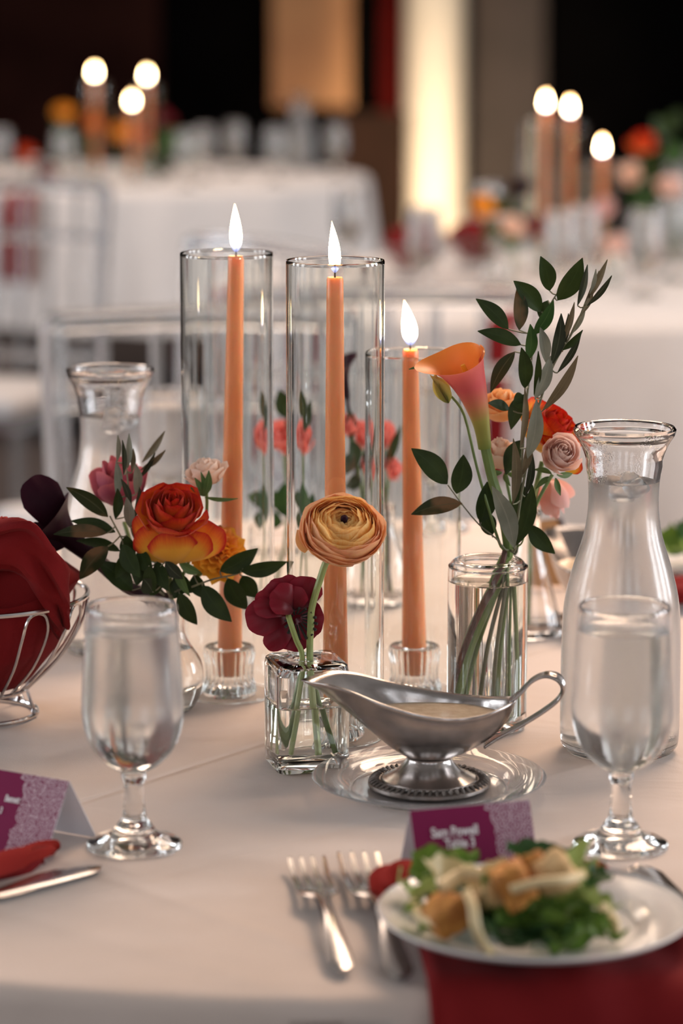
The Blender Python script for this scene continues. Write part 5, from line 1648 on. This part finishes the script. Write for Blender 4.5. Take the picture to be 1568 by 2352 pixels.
# ------------------------------------------------------------------ cutlery
def fork_vf(L=0.195):
    parts = []
    hp = []
    # handle centre line z profile (side view), local y from 0 (tine tips) to -L
    def zc(y):
        f = y / L
        return 0.004 + 0.010 * max(0.0, sin(pi * min(1, max(0, (f - 0.18) / 0.82)))) ** 1.2 * 0.8 + 0.006 * exp(-((f) / 0.10) ** 2) * 0.6 - 0.004 * exp(-((f - 0.22) / 0.08) ** 2)
    W0 = 0.0125
    out = []
    # neck and handle as a lofted bar
    ys = [0.066, 0.070, 0.077, 0.085, 0.094, 0.11, 0.135, 0.158, 0.176, 0.188, L]
    ws = [0.0124, 0.0125, 0.0112, 0.0064, 0.0040, 0.0036, 0.0044, 0.0058, 0.0070, 0.0066, 0.0026]
    q = smooth_profile(list(zip(ys, ws)), 3)
    V, Fc = [], []
    for (y, w_) in q:
        z = zc(y)
        for (sx, sz) in ((-1, 0), (-0.6, 0.0013), (0, 0.0017), (0.6, 0.0013), (1, 0), (0.5, -0.0008), (-0.5, -0.0008)):
            V.append((sx * w_, -y, z + sz))
    for j in range(len(q) - 1):
        for i in range(7):
            Fc.append((j * 7 + i, j * 7 + (i + 1) % 7, (j + 1) * 7 + (i + 1) % 7, (j + 1) * 7 + i))
    Fc.append(tuple(reversed(range(7))))
    Fc.append(tuple((len(q) - 1) * 7 + i for i in range(7)))
    handle = (V, Fc)
    tines = []
    for k in range(4):
        x0 = (-1.5 + k) * 0.0066
        V, Fc = [], []
        st = [(0.0, 0.0006), (0.004, 0.0013), (0.025, 0.0016), (0.057, 0.0019), (0.067, 0.0023)]
        for (y, hw) in st:
            z = zc(y)
            for sx, sz in ((-1, -0.0007), (1, -0.0007), (1, 0.0008), (-1, 0.0008)):
                V.append((x0 * (1 + 0.06 * (0.05 - y) / 0.05) + sx * hw, -y, z + sz))
        for j in range(len(st) - 1):
            for i in range(4):
                Fc.append((j * 4 + i, j * 4 + (i + 1) % 4, (j + 1) * 4 + (i + 1) % 4, (j + 1) * 4 + i))
        Fc.append((3, 2, 1, 0))
        Fc.append(tuple((len(st) - 1) * 4 + i for i in range(4)))
        tines.append((V, Fc))
    return handle, tines


def fork(label, tip, end, group):
    tip, end = Vector(tip), Vector(end)
    t = thing('dinner_fork', label, 'fork', (tip + end) / 2, group)
    d = tip - end
    L = d.length
    rz = atan2(d.y, d.x) - pi / 2
    h, ts = fork_vf()
    s = L / 0.195
    R = Matrix.Rotation(rz, 3, 'Z')

    def X(vf):
        return ([tip + R @ (Vector(v) * s) for v in vf[0]], vf[1])
    mesh('handle', X(h), M['cutlery'], t)
    for q in ts:
        mesh('tine', X(q), M['cutlery'], t)
    return t


fork('dinner fork left of the salad plate, outer one', on(703, 1996), on(788, 2246), 'forks by the salad plate')
fork('salad fork left of the salad plate, nearest the plate', on(820, 1988), on(922, 2266), 'forks by the salad plate')


def knife(label, tip, end, wid):
    tip, end = Vector(tip), Vector(end)
    t = thing('dinner_knife', label, 'knife', (tip + end) / 2)
    d = (end - tip)
    L = d.length
    d.normalize()
    s = Vector((-d.y, d.x, 0))

    def bar(st):
        V, Fc = [], []
        for (f, hw, ht) in st:
            c = tip + d * (f * L) + Vector((0, 0, 0.0015 + ht * 0.5))
            for a in range(8):
                V.append(c + s * (hw * cos(a * pi / 4)) + Vector((0, 0, ht * 0.5 * sin(a * pi / 4))))
        for j in range(len(st) - 1):
            for i in range(8):
                Fc.append((j * 8 + i, j * 8 + (i + 1) % 8, (j + 1) * 8 + (i + 1) % 8, (j + 1) * 8 + i))
        Fc.append(tuple(reversed(range(8))))
        Fc.append(tuple((len(st) - 1) * 8 + i for i in range(8)))
        return V, Fc
    mesh('blade', bar([(0.0, 0.001, 0.0010), (0.03, wid * 0.35, 0.0014), (0.10, wid * 0.5, 0.0018), (0.48, wid * 0.45, 0.0024), (0.52, wid * 0.25, 0.004)]), M['cutlery'], t)
    mesh('handle', bar([(0.52, wid * 0.28, 0.004), (0.56, wid * 0.42, 0.007), (0.8, wid * 0.46, 0.0075), (0.97, wid * 0.5, 0.007), (1.0, wid * 0.3, 0.004)]), M['cutlery'], t)
    return t


knife('dinner knife at the right of the salad plate, tip by the goblet foot', on(1462, 1992), on(1700, 2230), 0.022)
knife('dinner knife at the left edge of the picture below the red napkin', on(232, 1996), on(-280, 2140), 0.019)


knife('second knife lying along the red napkin at the left edge of the picture', on(150, 2004), on(-330, 2178), 0.016)

# ------------------------------------------------------------------ napkins
def flat_napkin(name, label, path, widths, sides, mat, thick=0.0035, wav=0.0025, seed=0):
    P = smooth_profile([tuple(p) for p in path], 8)
    Wd = smooth_profile([(x,) for x in widths], 8)
    base = Vector(path[len(path) // 2])
    t = thing(name, label, 'napkin', base)
    V, Fc = [], []
    cols = 25
    rnd = random.Random(seed)
    for j, p in enumerate(P):
        p = Vector(p)
        d = (Vector(P[min(len(P) - 1, j + 1)]) - Vector(P[max(0, j - 1)])).normalized()
        s = Vector(sides).normalized()
        n = s.cross(d).normalized()
        if n.z < -0.01 or (abs(n.z) <= 0.01 and n.y > 0):
            n = -n
        for i in range(cols):
            u = i / (cols - 1) * 2 - 1
            wv = wav * (sin(u * 6.5 + 0.05 * j + seed) + 0.6 * sin(u * 13 - 0.08 * j)) + wav * 1.6
            V.append(p + s * (Wd[j][0] * 0.5 * u) + n * wv)
    for j in range(len(P) - 1):
        for i in range(cols - 1):
            Fc.append((j * cols + i, j * cols + i + 1, (j + 1) * cols + i + 1, (j + 1) * cols + i))
    solid(mesh('cloth', (V, Fc), M[mat], t), thick)
    return t


xe = lambda x: TC.y - sqrt(TR ** 2 - (x - TC.x) ** 2)
ex_ = 0.155
edge = xe(ex_)
tn = flat_napkin('napkin', 'red cloth napkin under the salad plate hanging over the table edge', [(0.100, 1.735, TZ + 0.004), (0.108, 1.71, TZ + 0.004), (0.128, 1.65, TZ + 0.004), (0.150, edge + 0.03, TZ + 0.004), (ex_, edge - 0.006, TZ - 0.001), (ex_ + 0.002, edge - 0.028, TZ - 0.04), (ex_ + 0.004, edge - 0.032, TZ - 0.14), (ex_ + 0.005, edge - 0.034, TZ - 0.25)],
                 [0.13, 0.14, 0.17, 0.205, 0.21, 0.21, 0.215, 0.22], (1, 0.06, 0), 'red_cloth', 0.004, 0.0022, 1)
cloth_strip([on(872, 2062, TZ + 0.008), on(872, 2014, TZ + 0.020), on(915, 1990, TZ + 0.028), on(975, 1996, TZ + 0.024), on(1030, 2006, TZ + 0.014)], [0.025, 0.036, 0.040, 0.036, 0.03], Vector((0.1, 0.9, -0.25)), 0.004, 'folded_corner', tn, 'red_cloth_lit', 0.003, 2)
cloth_strip([on(1300, 2000, TZ + 0.016), on(1345, 1985, TZ + 0.028), on(1380, 1995, TZ + 0.020), on(1408, 2018, TZ + 0.004)], [0.03, 0.045, 0.035, 0.012], Vector((0.1, 0.9, -0.25)), 0.004, 'folded_corner', tn, 'red_cloth_lit', 0.002, 3)
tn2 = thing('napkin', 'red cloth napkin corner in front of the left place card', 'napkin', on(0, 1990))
cloth_strip([on(-160, 2035, TZ + 0.008), on(-40, 1985, TZ + 0.014), on(60, 1955, TZ + 0.012), on(112, 1948, TZ + 0.008), on(126, 1950, TZ + 0.006)], [0.05, 0.042, 0.036, 0.026, 0.012], Vector((0.25, 0.9, 0.0)), 0.006, 'cloth', tn2, 'red_cloth_lit', 0.002, 1)
cloth_strip([on(-160, 2050, TZ + 0.003), on(-20, 2000, TZ + 0.003), on(60, 1985, TZ + 0.003), on(96, 1975, TZ + 0.003)], [0.06, 0.05, 0.03, 0.01], Vector((0.25, 0.9, 0.0)), 0.004, 'under_fold', tn2, 'red_cloth', 0.001, 1)

# ------------------------------------------------------------------ salad plate and salad
SP = Vector((0.1155, 1.627, TZ + 0.0105))
tilt = Matrix.Rotation(radians(1.2), 3, 'X')
PR = 0.0945
pt_ = smooth_profile([(0.0, 0.0042), (0.055, 0.0044), (0.062, 0.0062), (0.072, 0.0108), (0.090, 0.0140), (PR - 0.0012, 0.0160)], 4)
pb_ = smooth_profile([(PR, 0.0150), (PR - 0.002, 0.0136), (0.088, 0.0108), (0.070, 0.0070), (0.058, 0.0012), (0.054, 0.0), (0.050, 0.0012), (0.0, 0.0012)], 4)
t = thing('salad_plate', 'round white china plate of salad on the red napkin', 'plate', SP)
mesh('china', lathe(pt_ + pb_, 88, tuple(SP)), M['ceramic'], t)


def crumple(c, L, Wd, yaw, pitch, roll, seed, amp, name, label, mat, cat='lettuce', group=None, n=13):
    c = Vector(c)
    V, Fc, U = [], [], []
    Rm = Matrix.Rotation(yaw, 3, 'Z') @ Matrix.Rotation(pitch, 3, 'Y') @ Matrix.Rotation(roll, 3, 'X')
    off = Vector((seed * 3.1, seed * 1.7, seed * 0.9))
    for j in range(n):
        f = j / (n - 1)
        for i in range(n):
            u = i / (n - 1) * 2 - 1
            ang = atan2(u, f * 2 - 1)
            hw = Wd * 0.5 * (0.35 + 0.65 * sin(pi * min(0.97, f ** 0.8 + 0.06)) ** 0.7)
            p = Vector(((f - 0.5) * L, u * hw, 0))
            e = max(abs(u), abs(2 * f - 1))
            z = amp * (noise.noise(p * 60 + off) * 1.1 + noise.noise(p * 130 + off) * 0.8 * e) + 0.30 * Wd * u * u + 0.12 * L * (2 * f - 1) ** 2
            p.z = z
            p.x += amp * 0.5 * noise.noise(p * 90 + off + Vector((5, 5, 5))) * e
            p.y += amp * 0.5 * noise.noise(p * 90 + off + Vector((9, 2, 5))) * e
            V.append(c + Rm @ p)
            U.append((u * 0.5 + 0.5, f))
    for j in range(n - 1):
        for i in range(n - 1):
            Fc.append((j * n + i, j * n + i + 1, (j + 1) * n + i + 1, (j + 1) * n + i))
    lo = min(v.z for v in V)
    lim = SP.z + 0.0062
    if lo < lim:
        V = [v + Vector((0, 0, (lim - v.z) * (1 if v.z < lim else 0))) for v in V]
    o = mesh(name, (V, Fc, U), M[mat], None, org=c)
    o.location = c
    return tag(o, label, cat, group)


SG = 'romaine pieces in the salad'
rl = random.Random(33)
ZP = SP.z
leafs = [
    # px, py, z over plate, length px, width px, yaw, material, label
    (985, 2000, 0.020, 110, 80, 0.5, 'lettuce', 'green romaine piece standing at the upper left of the salad, against the place card'),
    (1050, 1985, 0.024, 90, 70, 1.2, 'lettuce', 'small green romaine piece below the lettering of the place card'),
    (950, 2060, 0.012, 110, 70, 2.4, 'lettuce_pale', 'pale green romaine piece at the left edge of the salad'),
    (975, 2125, 0.008, 130, 60, 0.1, 'lettuce', 'green romaine piece at the lower left of the salad beside the big crouton'),
    (1035, 2030, 0.030, 140, 90, 0.3, 'lettuce_cream', 'creamy romaine rib on top of the salad at the left'),
    (1110, 2040, 0.032, 120, 90, 2.9, 'lettuce_cream', 'creamy romaine piece in the middle of the salad top'),
    (1190, 2090, 0.026, 170, 110, 0.2, 'lettuce', 'broad green romaine leaf across the middle of the salad'),
    (1150, 2140, 0.014, 170, 110, 0.4, 'lettuce_dark', 'dark green romaine leaf at the front of the salad'),
    (1240, 2160, 0.010, 190, 90, -0.1, 'lettuce_dark', 'dark green romaine leaf at the very front rim of the salad heap'),
    (1280, 2110, 0.018, 190, 120, 0.8, 'lettuce', 'large curly green romaine leaf at the front right of the salad'),
    (1340, 2090, 0.018, 150, 100, 1.9, 'lettuce_pale', 'pale green romaine leaf at the right side of the salad'),
    (1330, 2150, 0.008, 140, 80, 0.2, 'lettuce', 'green romaine piece at the lower right of the salad'),
    (1400, 2140, 0.006, 80, 60, 0.9, 'lettuce', 'small green romaine scrap at the right end of the salad'),
    (1235, 1972, 0.030, 150, 50, 0.0, 'lettuce_dark', 'dark green romaine edge along the top of the salad below the card'),
    (1322, 2002, 0.030, 90, 85, 1.1, 'lettuce_pale', 'bright pale green romaine rib at the top right of the salad'),
    (1365, 2025, 0.028, 110, 60, 1.5, 'lettuce_dark', 'dark blue green romaine piece at the right top of the salad'),
    (1280, 2040, 0.034, 130, 80, 0.3, 'lettuce_pale', 'pale romaine piece under the top crouton'),
    (1210, 2120, 0.018, 110, 80, 2.2, 'lettuce', 'curly green romaine piece left of the large front leaf'),
    (1080, 2120, 0.012, 120, 90, 1.4, 'lettuce_dark', 'dark green romaine piece beside the long cheese strip'),
    (1300, 2175, 0.008, 110, 60, 0.4, 'lettuce', 'small curly romaine piece at the front right of the heap'),
]
for k, (px, py, dz, lp, wp_, yaw, mk, lab) in enumerate(leafs):
    c = on(px, py, ZP + 0.006 + dz)
    crumple(c, px2m(lp, c.y), px2m(wp_, c.y) * 1.25, yaw, rl.uniform(-0.35, 0.35), rl.uniform(0.15, 0.75), k, 0.0105, 'lettuce_leaf', lab, mk, 'lettuce', SG)
for k, (px, py, dz, lp, yaw) in enumerate([(1150, 2110, 0.004, 200, 0.3), (1250, 2100, 0.006, 200, 1.3), (1060, 2080, 0.004, 170, 0.9), (1300, 2060, 0.010, 160, 2.0), (1170, 2050, 0.010, 170, 0.1)]):
    c = on(px, py, ZP + 0.006 + dz)
    crumple(c, px2m(lp, c.y), px2m(lp * 0.7, c.y), yaw, rl.uniform(-0.2, 0.2), rl.uniform(-0.3, 0.3), 40 + k, 0.012, 'lettuce_leaf', ['broad romaine leaf lying under the middle of the salad', 'broad romaine leaf lying under the right half of the salad', 'romaine leaf lying under the big crouton of the salad', 'romaine leaf lying under the upper right of the salad', 'romaine leaf lying under the top croutons of the salad'][k], 'lettuce' if k % 2 else 'lettuce_dark', 'lettuce', SG)


def crouton(px, py, dz, s, mat, seed, label):
    c = on(px, py, ZP + 0.006 + dz)
    rr = random.Random(seed)
    bm = bmesh.new()
    bmesh.ops.create_cube(bm, size=s)
    bmesh.ops.subdivide_edges(bm, edges=bm.edges[:], cuts=4, use_grid_fill=True)
    off = Vector((seed, seed * 2, seed * 3))
    for v in bm.verts:
        q = v.co.normalized() * s * 0.62
        v.co = v.co.lerp(q, 0.35)
        v.co += v.co.normalized() * s * 0.16 * noise.noise(v.co * 140 + off)
        v.co.x *= 1.1; v.co.z *= 0.85
    bmesh.ops.rotate(bm, verts=bm.verts, matrix=Matrix.Rotation(rr.uniform(0, 3), 3, Vector((rr.uniform(-1, 1), rr.uniform(-1, 1), rr.uniform(-1, 1))).normalized()))
    me = bpy.data.meshes.new('crouton')
    bm.to_mesh(me); bm.free()
    me.polygons.foreach_set('use_smooth', [True] * len(me.polygons))
    o = link('crouton', me, M[mat])
    o.location = c
    tag(o, label, 'crouton', 'croutons on the salad')


crouton(1028, 2100, 0.024, 0.021, 'crouton', 3, 'large toasted crouton at the front left of the salad')
crouton(1180, 2030, 0.044, 0.023, 'crouton', 5, 'toasted brown crouton on top of the salad, left of the pale one')
crouton(1222, 2004, 0.046, 0.018, 'crouton', 6, 'small toasted crouton on the salad top beside the pale crouton')
crouton(1272, 2006, 0.048, 0.020, 'crouton_pale', 8, 'pale crouton on top of the salad below the card corner')
crouton(1125, 2050, 0.036, 0.016, 'crouton_pale', 9, 'small pale crouton in the middle of the salad')


def shred(p, label, wd=0.006):
    pts = [on(x, y, ZP + 0.006 + z) for (x, y, z) in p]
    P = smooth_profile([tuple(q) for q in pts], 5)
    V, Fc = [], []
    for j, q in enumerate(P):
        q = Vector(q)
        d = (Vector(P[min(len(P) - 1, j + 1)]) - Vector(P[max(0, j - 1)])).normalized()
        v = (CAM - q).normalized()
        s = d.cross(v).normalized()
        for u in (-1, -0.3, 0.3, 1):
            V.append(q + s * wd * 0.5 * u + v * (0.001 * (1 - u * u)))
    for j in range(len(P) - 1):
        for i in range(3):
            Fc.append((j * 4 + i, j * 4 + i + 1, (j + 1) * 4 + i + 1, (j + 1) * 4 + i))
    o = mesh('cheese_shaving', (V, Fc), M['cheese'], None, org=pts[0])
    o.location = pts[0]
    solid(o, 0.0012)
    tag(o, label, 'cheese', 'cheese shavings on the salad')


shred([(1070, 2045, 0.044), (1085, 2080, 0.040), (1092, 2130, 0.030), (1110, 2170, 0.018), (1132, 2190, 0.006)], 'long cheese shaving hanging down the front of the salad', 0.0055)
shred([(1172, 2044, 0.046), (1230, 2028, 0.050), (1300, 2020, 0.050), (1342, 2006, 0.046)], 'cheese shaving lying across the top of the salad under the croutons', 0.005)
shred([(1010, 2040, 0.040), (1060, 2010, 0.042), (1110, 2015, 0.042)], 'short cheese shaving at the upper left of the salad', 0.008)
shred([(1000, 2120, 0.022), (960, 2100, 0.020), (945, 2070, 0.018)], 'cheese shaving at the left edge of the salad', 0.006)
shred([(1380, 2080, 0.030), (1410, 2110, 0.014), (1415, 2145, 0.006)], 'thin cheese shaving at the right edge of the salad', 0.005)

# ------------------------------------------------------------------ far setting on the near table
fp = on(1668, 1322); fp.z = TZ + 0.006
t2 = dup(bpy.data.objects['salad_plate'], fp, 'white china plate of greens across the table at the right edge')
for k, (px, py, dz, lp) in enumerate([(1545, 1262, 0.02, 110), (1590, 1240, 0.03, 110), (1600, 1290, 0.02, 130)]):
    c = on(px, py, fp.z + dz)
    crumple(c, px2m(lp, c.y), px2m(lp * 0.8, c.y), k, 0.2, 0.4, 60 + k, 0.012, 'lettuce_leaf', ['blurred green leaf at the left of the far salad', 'blurred dark green leaf on top of the far salad', 'blurred green leaf at the front of the far salad'][k], ['lettuce', 'lettuce_dark', 'lettuce'][k], 'lettuce', 'leaves of the far salad')
flat_napkin('napkin', 'dark red napkin across the table at the right edge behind the carafe', [on(1540, 1368, TZ + 0.01), on(1580, 1362, TZ + 0.012), on(1700, 1350, TZ + 0.012)], [0.06, 0.07, 0.07], (0.1, 1, 0), 'red_cloth', 0.012, 0.003, 5)
# leaning tan card with a dark edge behind the conical vase
cb_ = on(1268, 1352)
t = thing('menu_card', 'tan card with a dark edge leaning behind the conical vase', 'card', cb_)
pts4 = [at(1222, 1345, cb_.y), at(1338, 1345, cb_.y), at(1284, 1190, cb_.y + 0.02), at(1205, 1200, cb_.y + 0.02)]
o = mesh('card', (pts4, [(0, 1, 2, 3)]), M['crouton_pale'], t, smooth=False)
M['kraft'] = pbr('tan_card', (0.56, 0.30, 0.13), (0.50, 0.27, 0.12), 0.8, 0, 20)
o.data.materials[0] = M['kraft']
solid(o, 0.002)
mesh('edging', tube([pts4[1], pts4[2]], 0.0028, 6, 1), M['dark_stem'], t)

# ------------------------------------------------------------------ far tables
def far_candle(px, py, Y, lab, r=0.0063, leanx=0.0):
    top = at(px, py, Y)
    b = Vector((top.x, Y, TZ))
    hh = top.z - TZ - 0.02
    taper(b + Vector((0, 0, 0.0165)), Vector((top.x, Y, TZ + hh)), lab + ' lit peach taper candle', 0.036, 0.012, 'lit candles on the far tables', seg=14, r0=0.0105, r1=0.0075)
    candle_holder(b, 'fluted glass holder of the ' + lab.replace('the ', '') + ' candle', 'candle holders on the far tables', 40)
    glass_tube(b, hh - 0.015 if hh > 0.2 else hh, TUBE_R, 'clear glass tube around the ' + lab + ' candle', 'glass tubes on the far tables', 32)


far_candle(217, 165, 9.0, 'leftmost far table')
far_candle(337, 172, 9.05, 'rightmost far table')
far_candle(303, 231, 8.75, 'lower middle far table')
far_candle(1253, 233, 6.0, 'leftmost middle table')
far_candle(1309, 246, 5.95, 'centre middle table')
far_candle(1383, 336, 5.75, 'short right hand middle table')

FG = 'flowers on the far tables'
fl_list = [
    (150, 260, 8.9, 60, 'marigold', 'orange bloom left of the far table candles'), (215, 285, 8.85, 55, 'marigold_red', 'burnt orange bloom under the leftmost far candle'),
    (330, 310, 8.8, 60, 'rose_in', 'red orange bloom under the rightmost far candle'), (370, 270, 9.0, 50, 'burgundy', 'dark red bloom at the right of the far candles'), (275, 305, 8.7, 45, 'marigold', 'small orange bloom under the lower far candle'),
    (60, 355, 8.6, 46, 'rose_in', 'red bloom at the far left of the far table'), (105, 400, 8.5, 40, 'burgundy', 'dark red bloom low on the far table'),
    (1478, 330, 5.9, 42, 'rose_in', 'coral red bloom high at the right of the middle table'), (1455, 400, 5.9, 46, 'blush', 'blush bloom right of the short middle table candle'), (1540, 430, 5.8, 50, 'blush_pink', 'pale bloom at the right edge of the middle table'),
    (1112, 475, 5.7, 46, 'marigold', 'amber bloom left of the middle table candles'), (1172, 520, 5.6, 40, 'blush', 'blush bloom low on the middle table'), (1232, 520, 5.7, 38, 'burgundy', 'burgundy bloom low under the middle table candles'), (1200, 430, 5.9, 36, 'plum', 'plum bloom beside the middle table candles'),
    (1385, 480, 5.7, 40, 'pink', 'soft pink bloom below the short middle table candle'), (1420, 560, 5.5, 40, 'blush_pink', 'pale pink bloom low at the right of the middle table'),
]
for k, (px, py, Y, R, mk, lab) in enumerate(fl_list):
    c = at(px, py, Y)
    b = Vector((c.x + rnd.uniform(-0.02, 0.02), Y, TZ + 0.006))
    flower('far_bloom', lab, c, None, rose_petals(c - Vector((0, 0, 0.012)), Vector((rnd.uniform(-0.4, 0.4), -0.5, 0.8)), min(0.036, px2m(R, Y)), min(0.042, px2m(R, Y)), 10, rnd, k, 0.8), lambda q, mk=mk: mk,
           [b, (b + c) / 2 + Vector((0.004, 0, 0)), c - Vector((0, 0, 0.012))], 0.002, joined=True, group=FG)
vz0 = None
for k, (px, Y, lab) in enumerate([(175, 8.88, 'bud vase under the orange blooms of the far table'), (350, 8.85, 'bud vase under the red blooms of the far table'), (85, 8.55, 'bud vase under the dark red bloom of the far table'), (1480, 5.86, 'bud vase at the right of the middle table'), (1140, 5.66, 'bud vase at the left of the middle table'), (1400, 5.62, 'bud vase under the pink bloom of the middle table')]):
    p = Vector((at(px, 500, Y).x, Y, TZ))
    if vz0 is None:
        vz0 = thing('bud_vase', 'small glass ' + lab, 'vase', p, 'bud vases on the far tables')
        mesh('glass_body', lathe(smooth_profile([(0, 0), (0.024, 0), (0.028, 0.006), (0.030, 0.03), (0.022, 0.055), (0.014, 0.07), (0.015, 0.09), (0.013, 0.09), (0.0125, 0.07), (0.020, 0.055), (0.028, 0.03), (0.025, 0.008), (0, 0.008)], 2), 28, tuple(p)), M['glass'], vz0)
    else:
        dup(vz0, p, 'small glass ' + lab)
for k, (pts, lv, Y, lab) in enumerate([
        ([(170, 420), (165, 330), (150, 290)], [(165, 340, 130, 280, 40), (168, 360, 200, 300, 40), (160, 320, 190, 330, 40), (165, 380, 130, 350, 40), (150, 300, 120, 250, 30)], 8.9, 'green leaves among the orange blooms of the far table'),
        ([(350, 420), (360, 340), (400, 300)], [(360, 340, 420, 300, 40), (360, 360, 330, 380, 40), (355, 380, 400, 390, 40), (380, 320, 430, 350, 40)], 8.85, 'green leaves at the right of the far candles'),
        ([(1480, 620), (1500, 480), (1540, 300)], [(1495, 500, 1450, 440, 50), (1505, 460, 1560, 420, 60), (1515, 420, 1470, 360, 50), (1525, 370, 1570, 330, 50), (1535, 320, 1500, 270, 44), (1540, 300, 1560, 250, 44), (1490, 540, 1450, 500, 50), (1490, 560, 1540, 520, 50), (1480, 600, 1520, 580, 50), (1510, 440, 1490, 400, 50)], 5.85, 'tall green spray at the right of the middle table'),
        ([(1140, 590), (1160, 500), (1180, 440)], [(1150, 540, 1110, 520, 40), (1160, 510, 1200, 480, 40), (1165, 490, 1130, 450, 40), (1155, 550, 1190, 560, 40)], 5.7, 'green leaves among the amber blooms of the middle table')]):
    sprig('leaf_spray', lab, Y, pts, [(*q, 'ruscus' if i % 3 else 'ruscus_light') for i, q in enumerate(lv)], M['stem'], 0.002, base=[Vector((at(pts[0][0], 500, Y).x, Y, TZ + 0.012))], group='leaf sprays on the far tables', seed=40 + k)

for (px, Y, lab) in [(632, 8.8, 'goblet at the right of the far table, standing alone'), (472, 8.9, 'goblet on the far table right of the candles'), (540, 9.2, 'goblet on the far table between its candles and its right end'), (150, 8.65, 'goblet on the far table left of the candles, behind the left tables flowers'), (5, 8.7, 'goblet on the far table cut by the left edge of the picture'),
                     (770, 9.1, 'goblet at the right end of the far table'), (430, 8.6, 'goblet at the near side of the far table right of the candles'),
                     (975, 5.45, 'goblet on the middle table in front of the red napkins'), (1290, 5.35, 'goblet on the middle table below its candles'), (1340, 5.5, 'goblet on the middle table below the short candle'), (1120, 6.2, 'goblet on the middle table behind the amber bloom'),
                     (1480, 5.4, 'goblet at the right of the middle table near its edge'), (800, 6.0, 'goblet at the left end of the middle table'), (1545, 5.7, 'goblet on the middle table at the right edge of the picture')]:
    dup(gob, Vector((at(px, 500, Y).x, Y, TZ)), 'blurred water ' + lab, GG, rnd.uniform(0, 6), skip=('ice_cube',))
dup(car, Vector((at(690, 500, 9.4).x, 9.4, TZ)), 'blurred water carafe at the right of the far table', GCF, 0.4, skip=('ice_cube',))
dup(car, Vector((at(1555, 500, 6.1).x, 6.1, TZ)), 'blurred water carafe on the middle table at the right edge of the picture', GCF, 0.4, skip=('ice_cube',))

# napkins hanging over the edges of the far tables and napkin lined baskets
def far_napkin(c, deg, label, wd=0.15, ln=0.26, z1=0.16):
    a = radians(deg)
    d = Vector((cos(a), sin(a), 0))
    s = Vector((-sin(a), cos(a), 0))
    P = [c + d * (TR - 0.15) + Vector((0, 0, TZ + 0.005)), c + d * (TR - 0.02) + Vector((0, 0, TZ + 0.005)), c + d * (TR + 0.012) + Vector((0, 0, TZ - 0.004)), c + d * (TR + 0.05) + Vector((0, 0, TZ - 0.06)), c + d * (TR + 0.06) + Vector((0, 0, TZ - ln))]
    return flat_napkin('napkin', label, P, [wd * 0.8, wd, wd, wd, wd], s, 'red_cloth', 0.004, 0.003, int(deg))


far_napkin(TRT, 228, 'red napkin hanging over the edge of the middle table, seen through the middle tube', 0.07)
far_napkin(TRT, 200, 'red napkin hanging over the left edge of the middle table', 0.07)
far_napkin(TRT, 255, 'red napkin hanging over the edge of the middle table behind the leafy branch', 0.05)
far_napkin(TL_, 205, 'red napkin hanging over the left edge of the far table', 0.1)
far_napkin(TL_, 250, 'red napkin hanging over the near edge of the far table', 0.1)
RBK = on(1000, 602)
for k, (px, py, lab) in enumerate([(950, 640, 'red napkin lined wire basket at the left of the middle table'), (1095, 622, 'red napkin lined wire basket near the middle of the middle table')]):
    p = on(px, py)
    src = bpy.data.objects['wire_basket']
    dup(src, p, lab, 'wire bread baskets').scale = (0.8, 0.8, 0.7)
    nap = [o for o in bpy.data.objects if o.name.startswith('napkin') and o.get('label', '').startswith('red cloth napkin folded around')][0]
    dup(nap, p + Vector((0, 0, 0.03)), 'red napkin in the ' + lab.replace('red napkin lined ', ''), None, 0, skip=('fold', 'peak')).scale = (0.8, 0.8, 0.7)
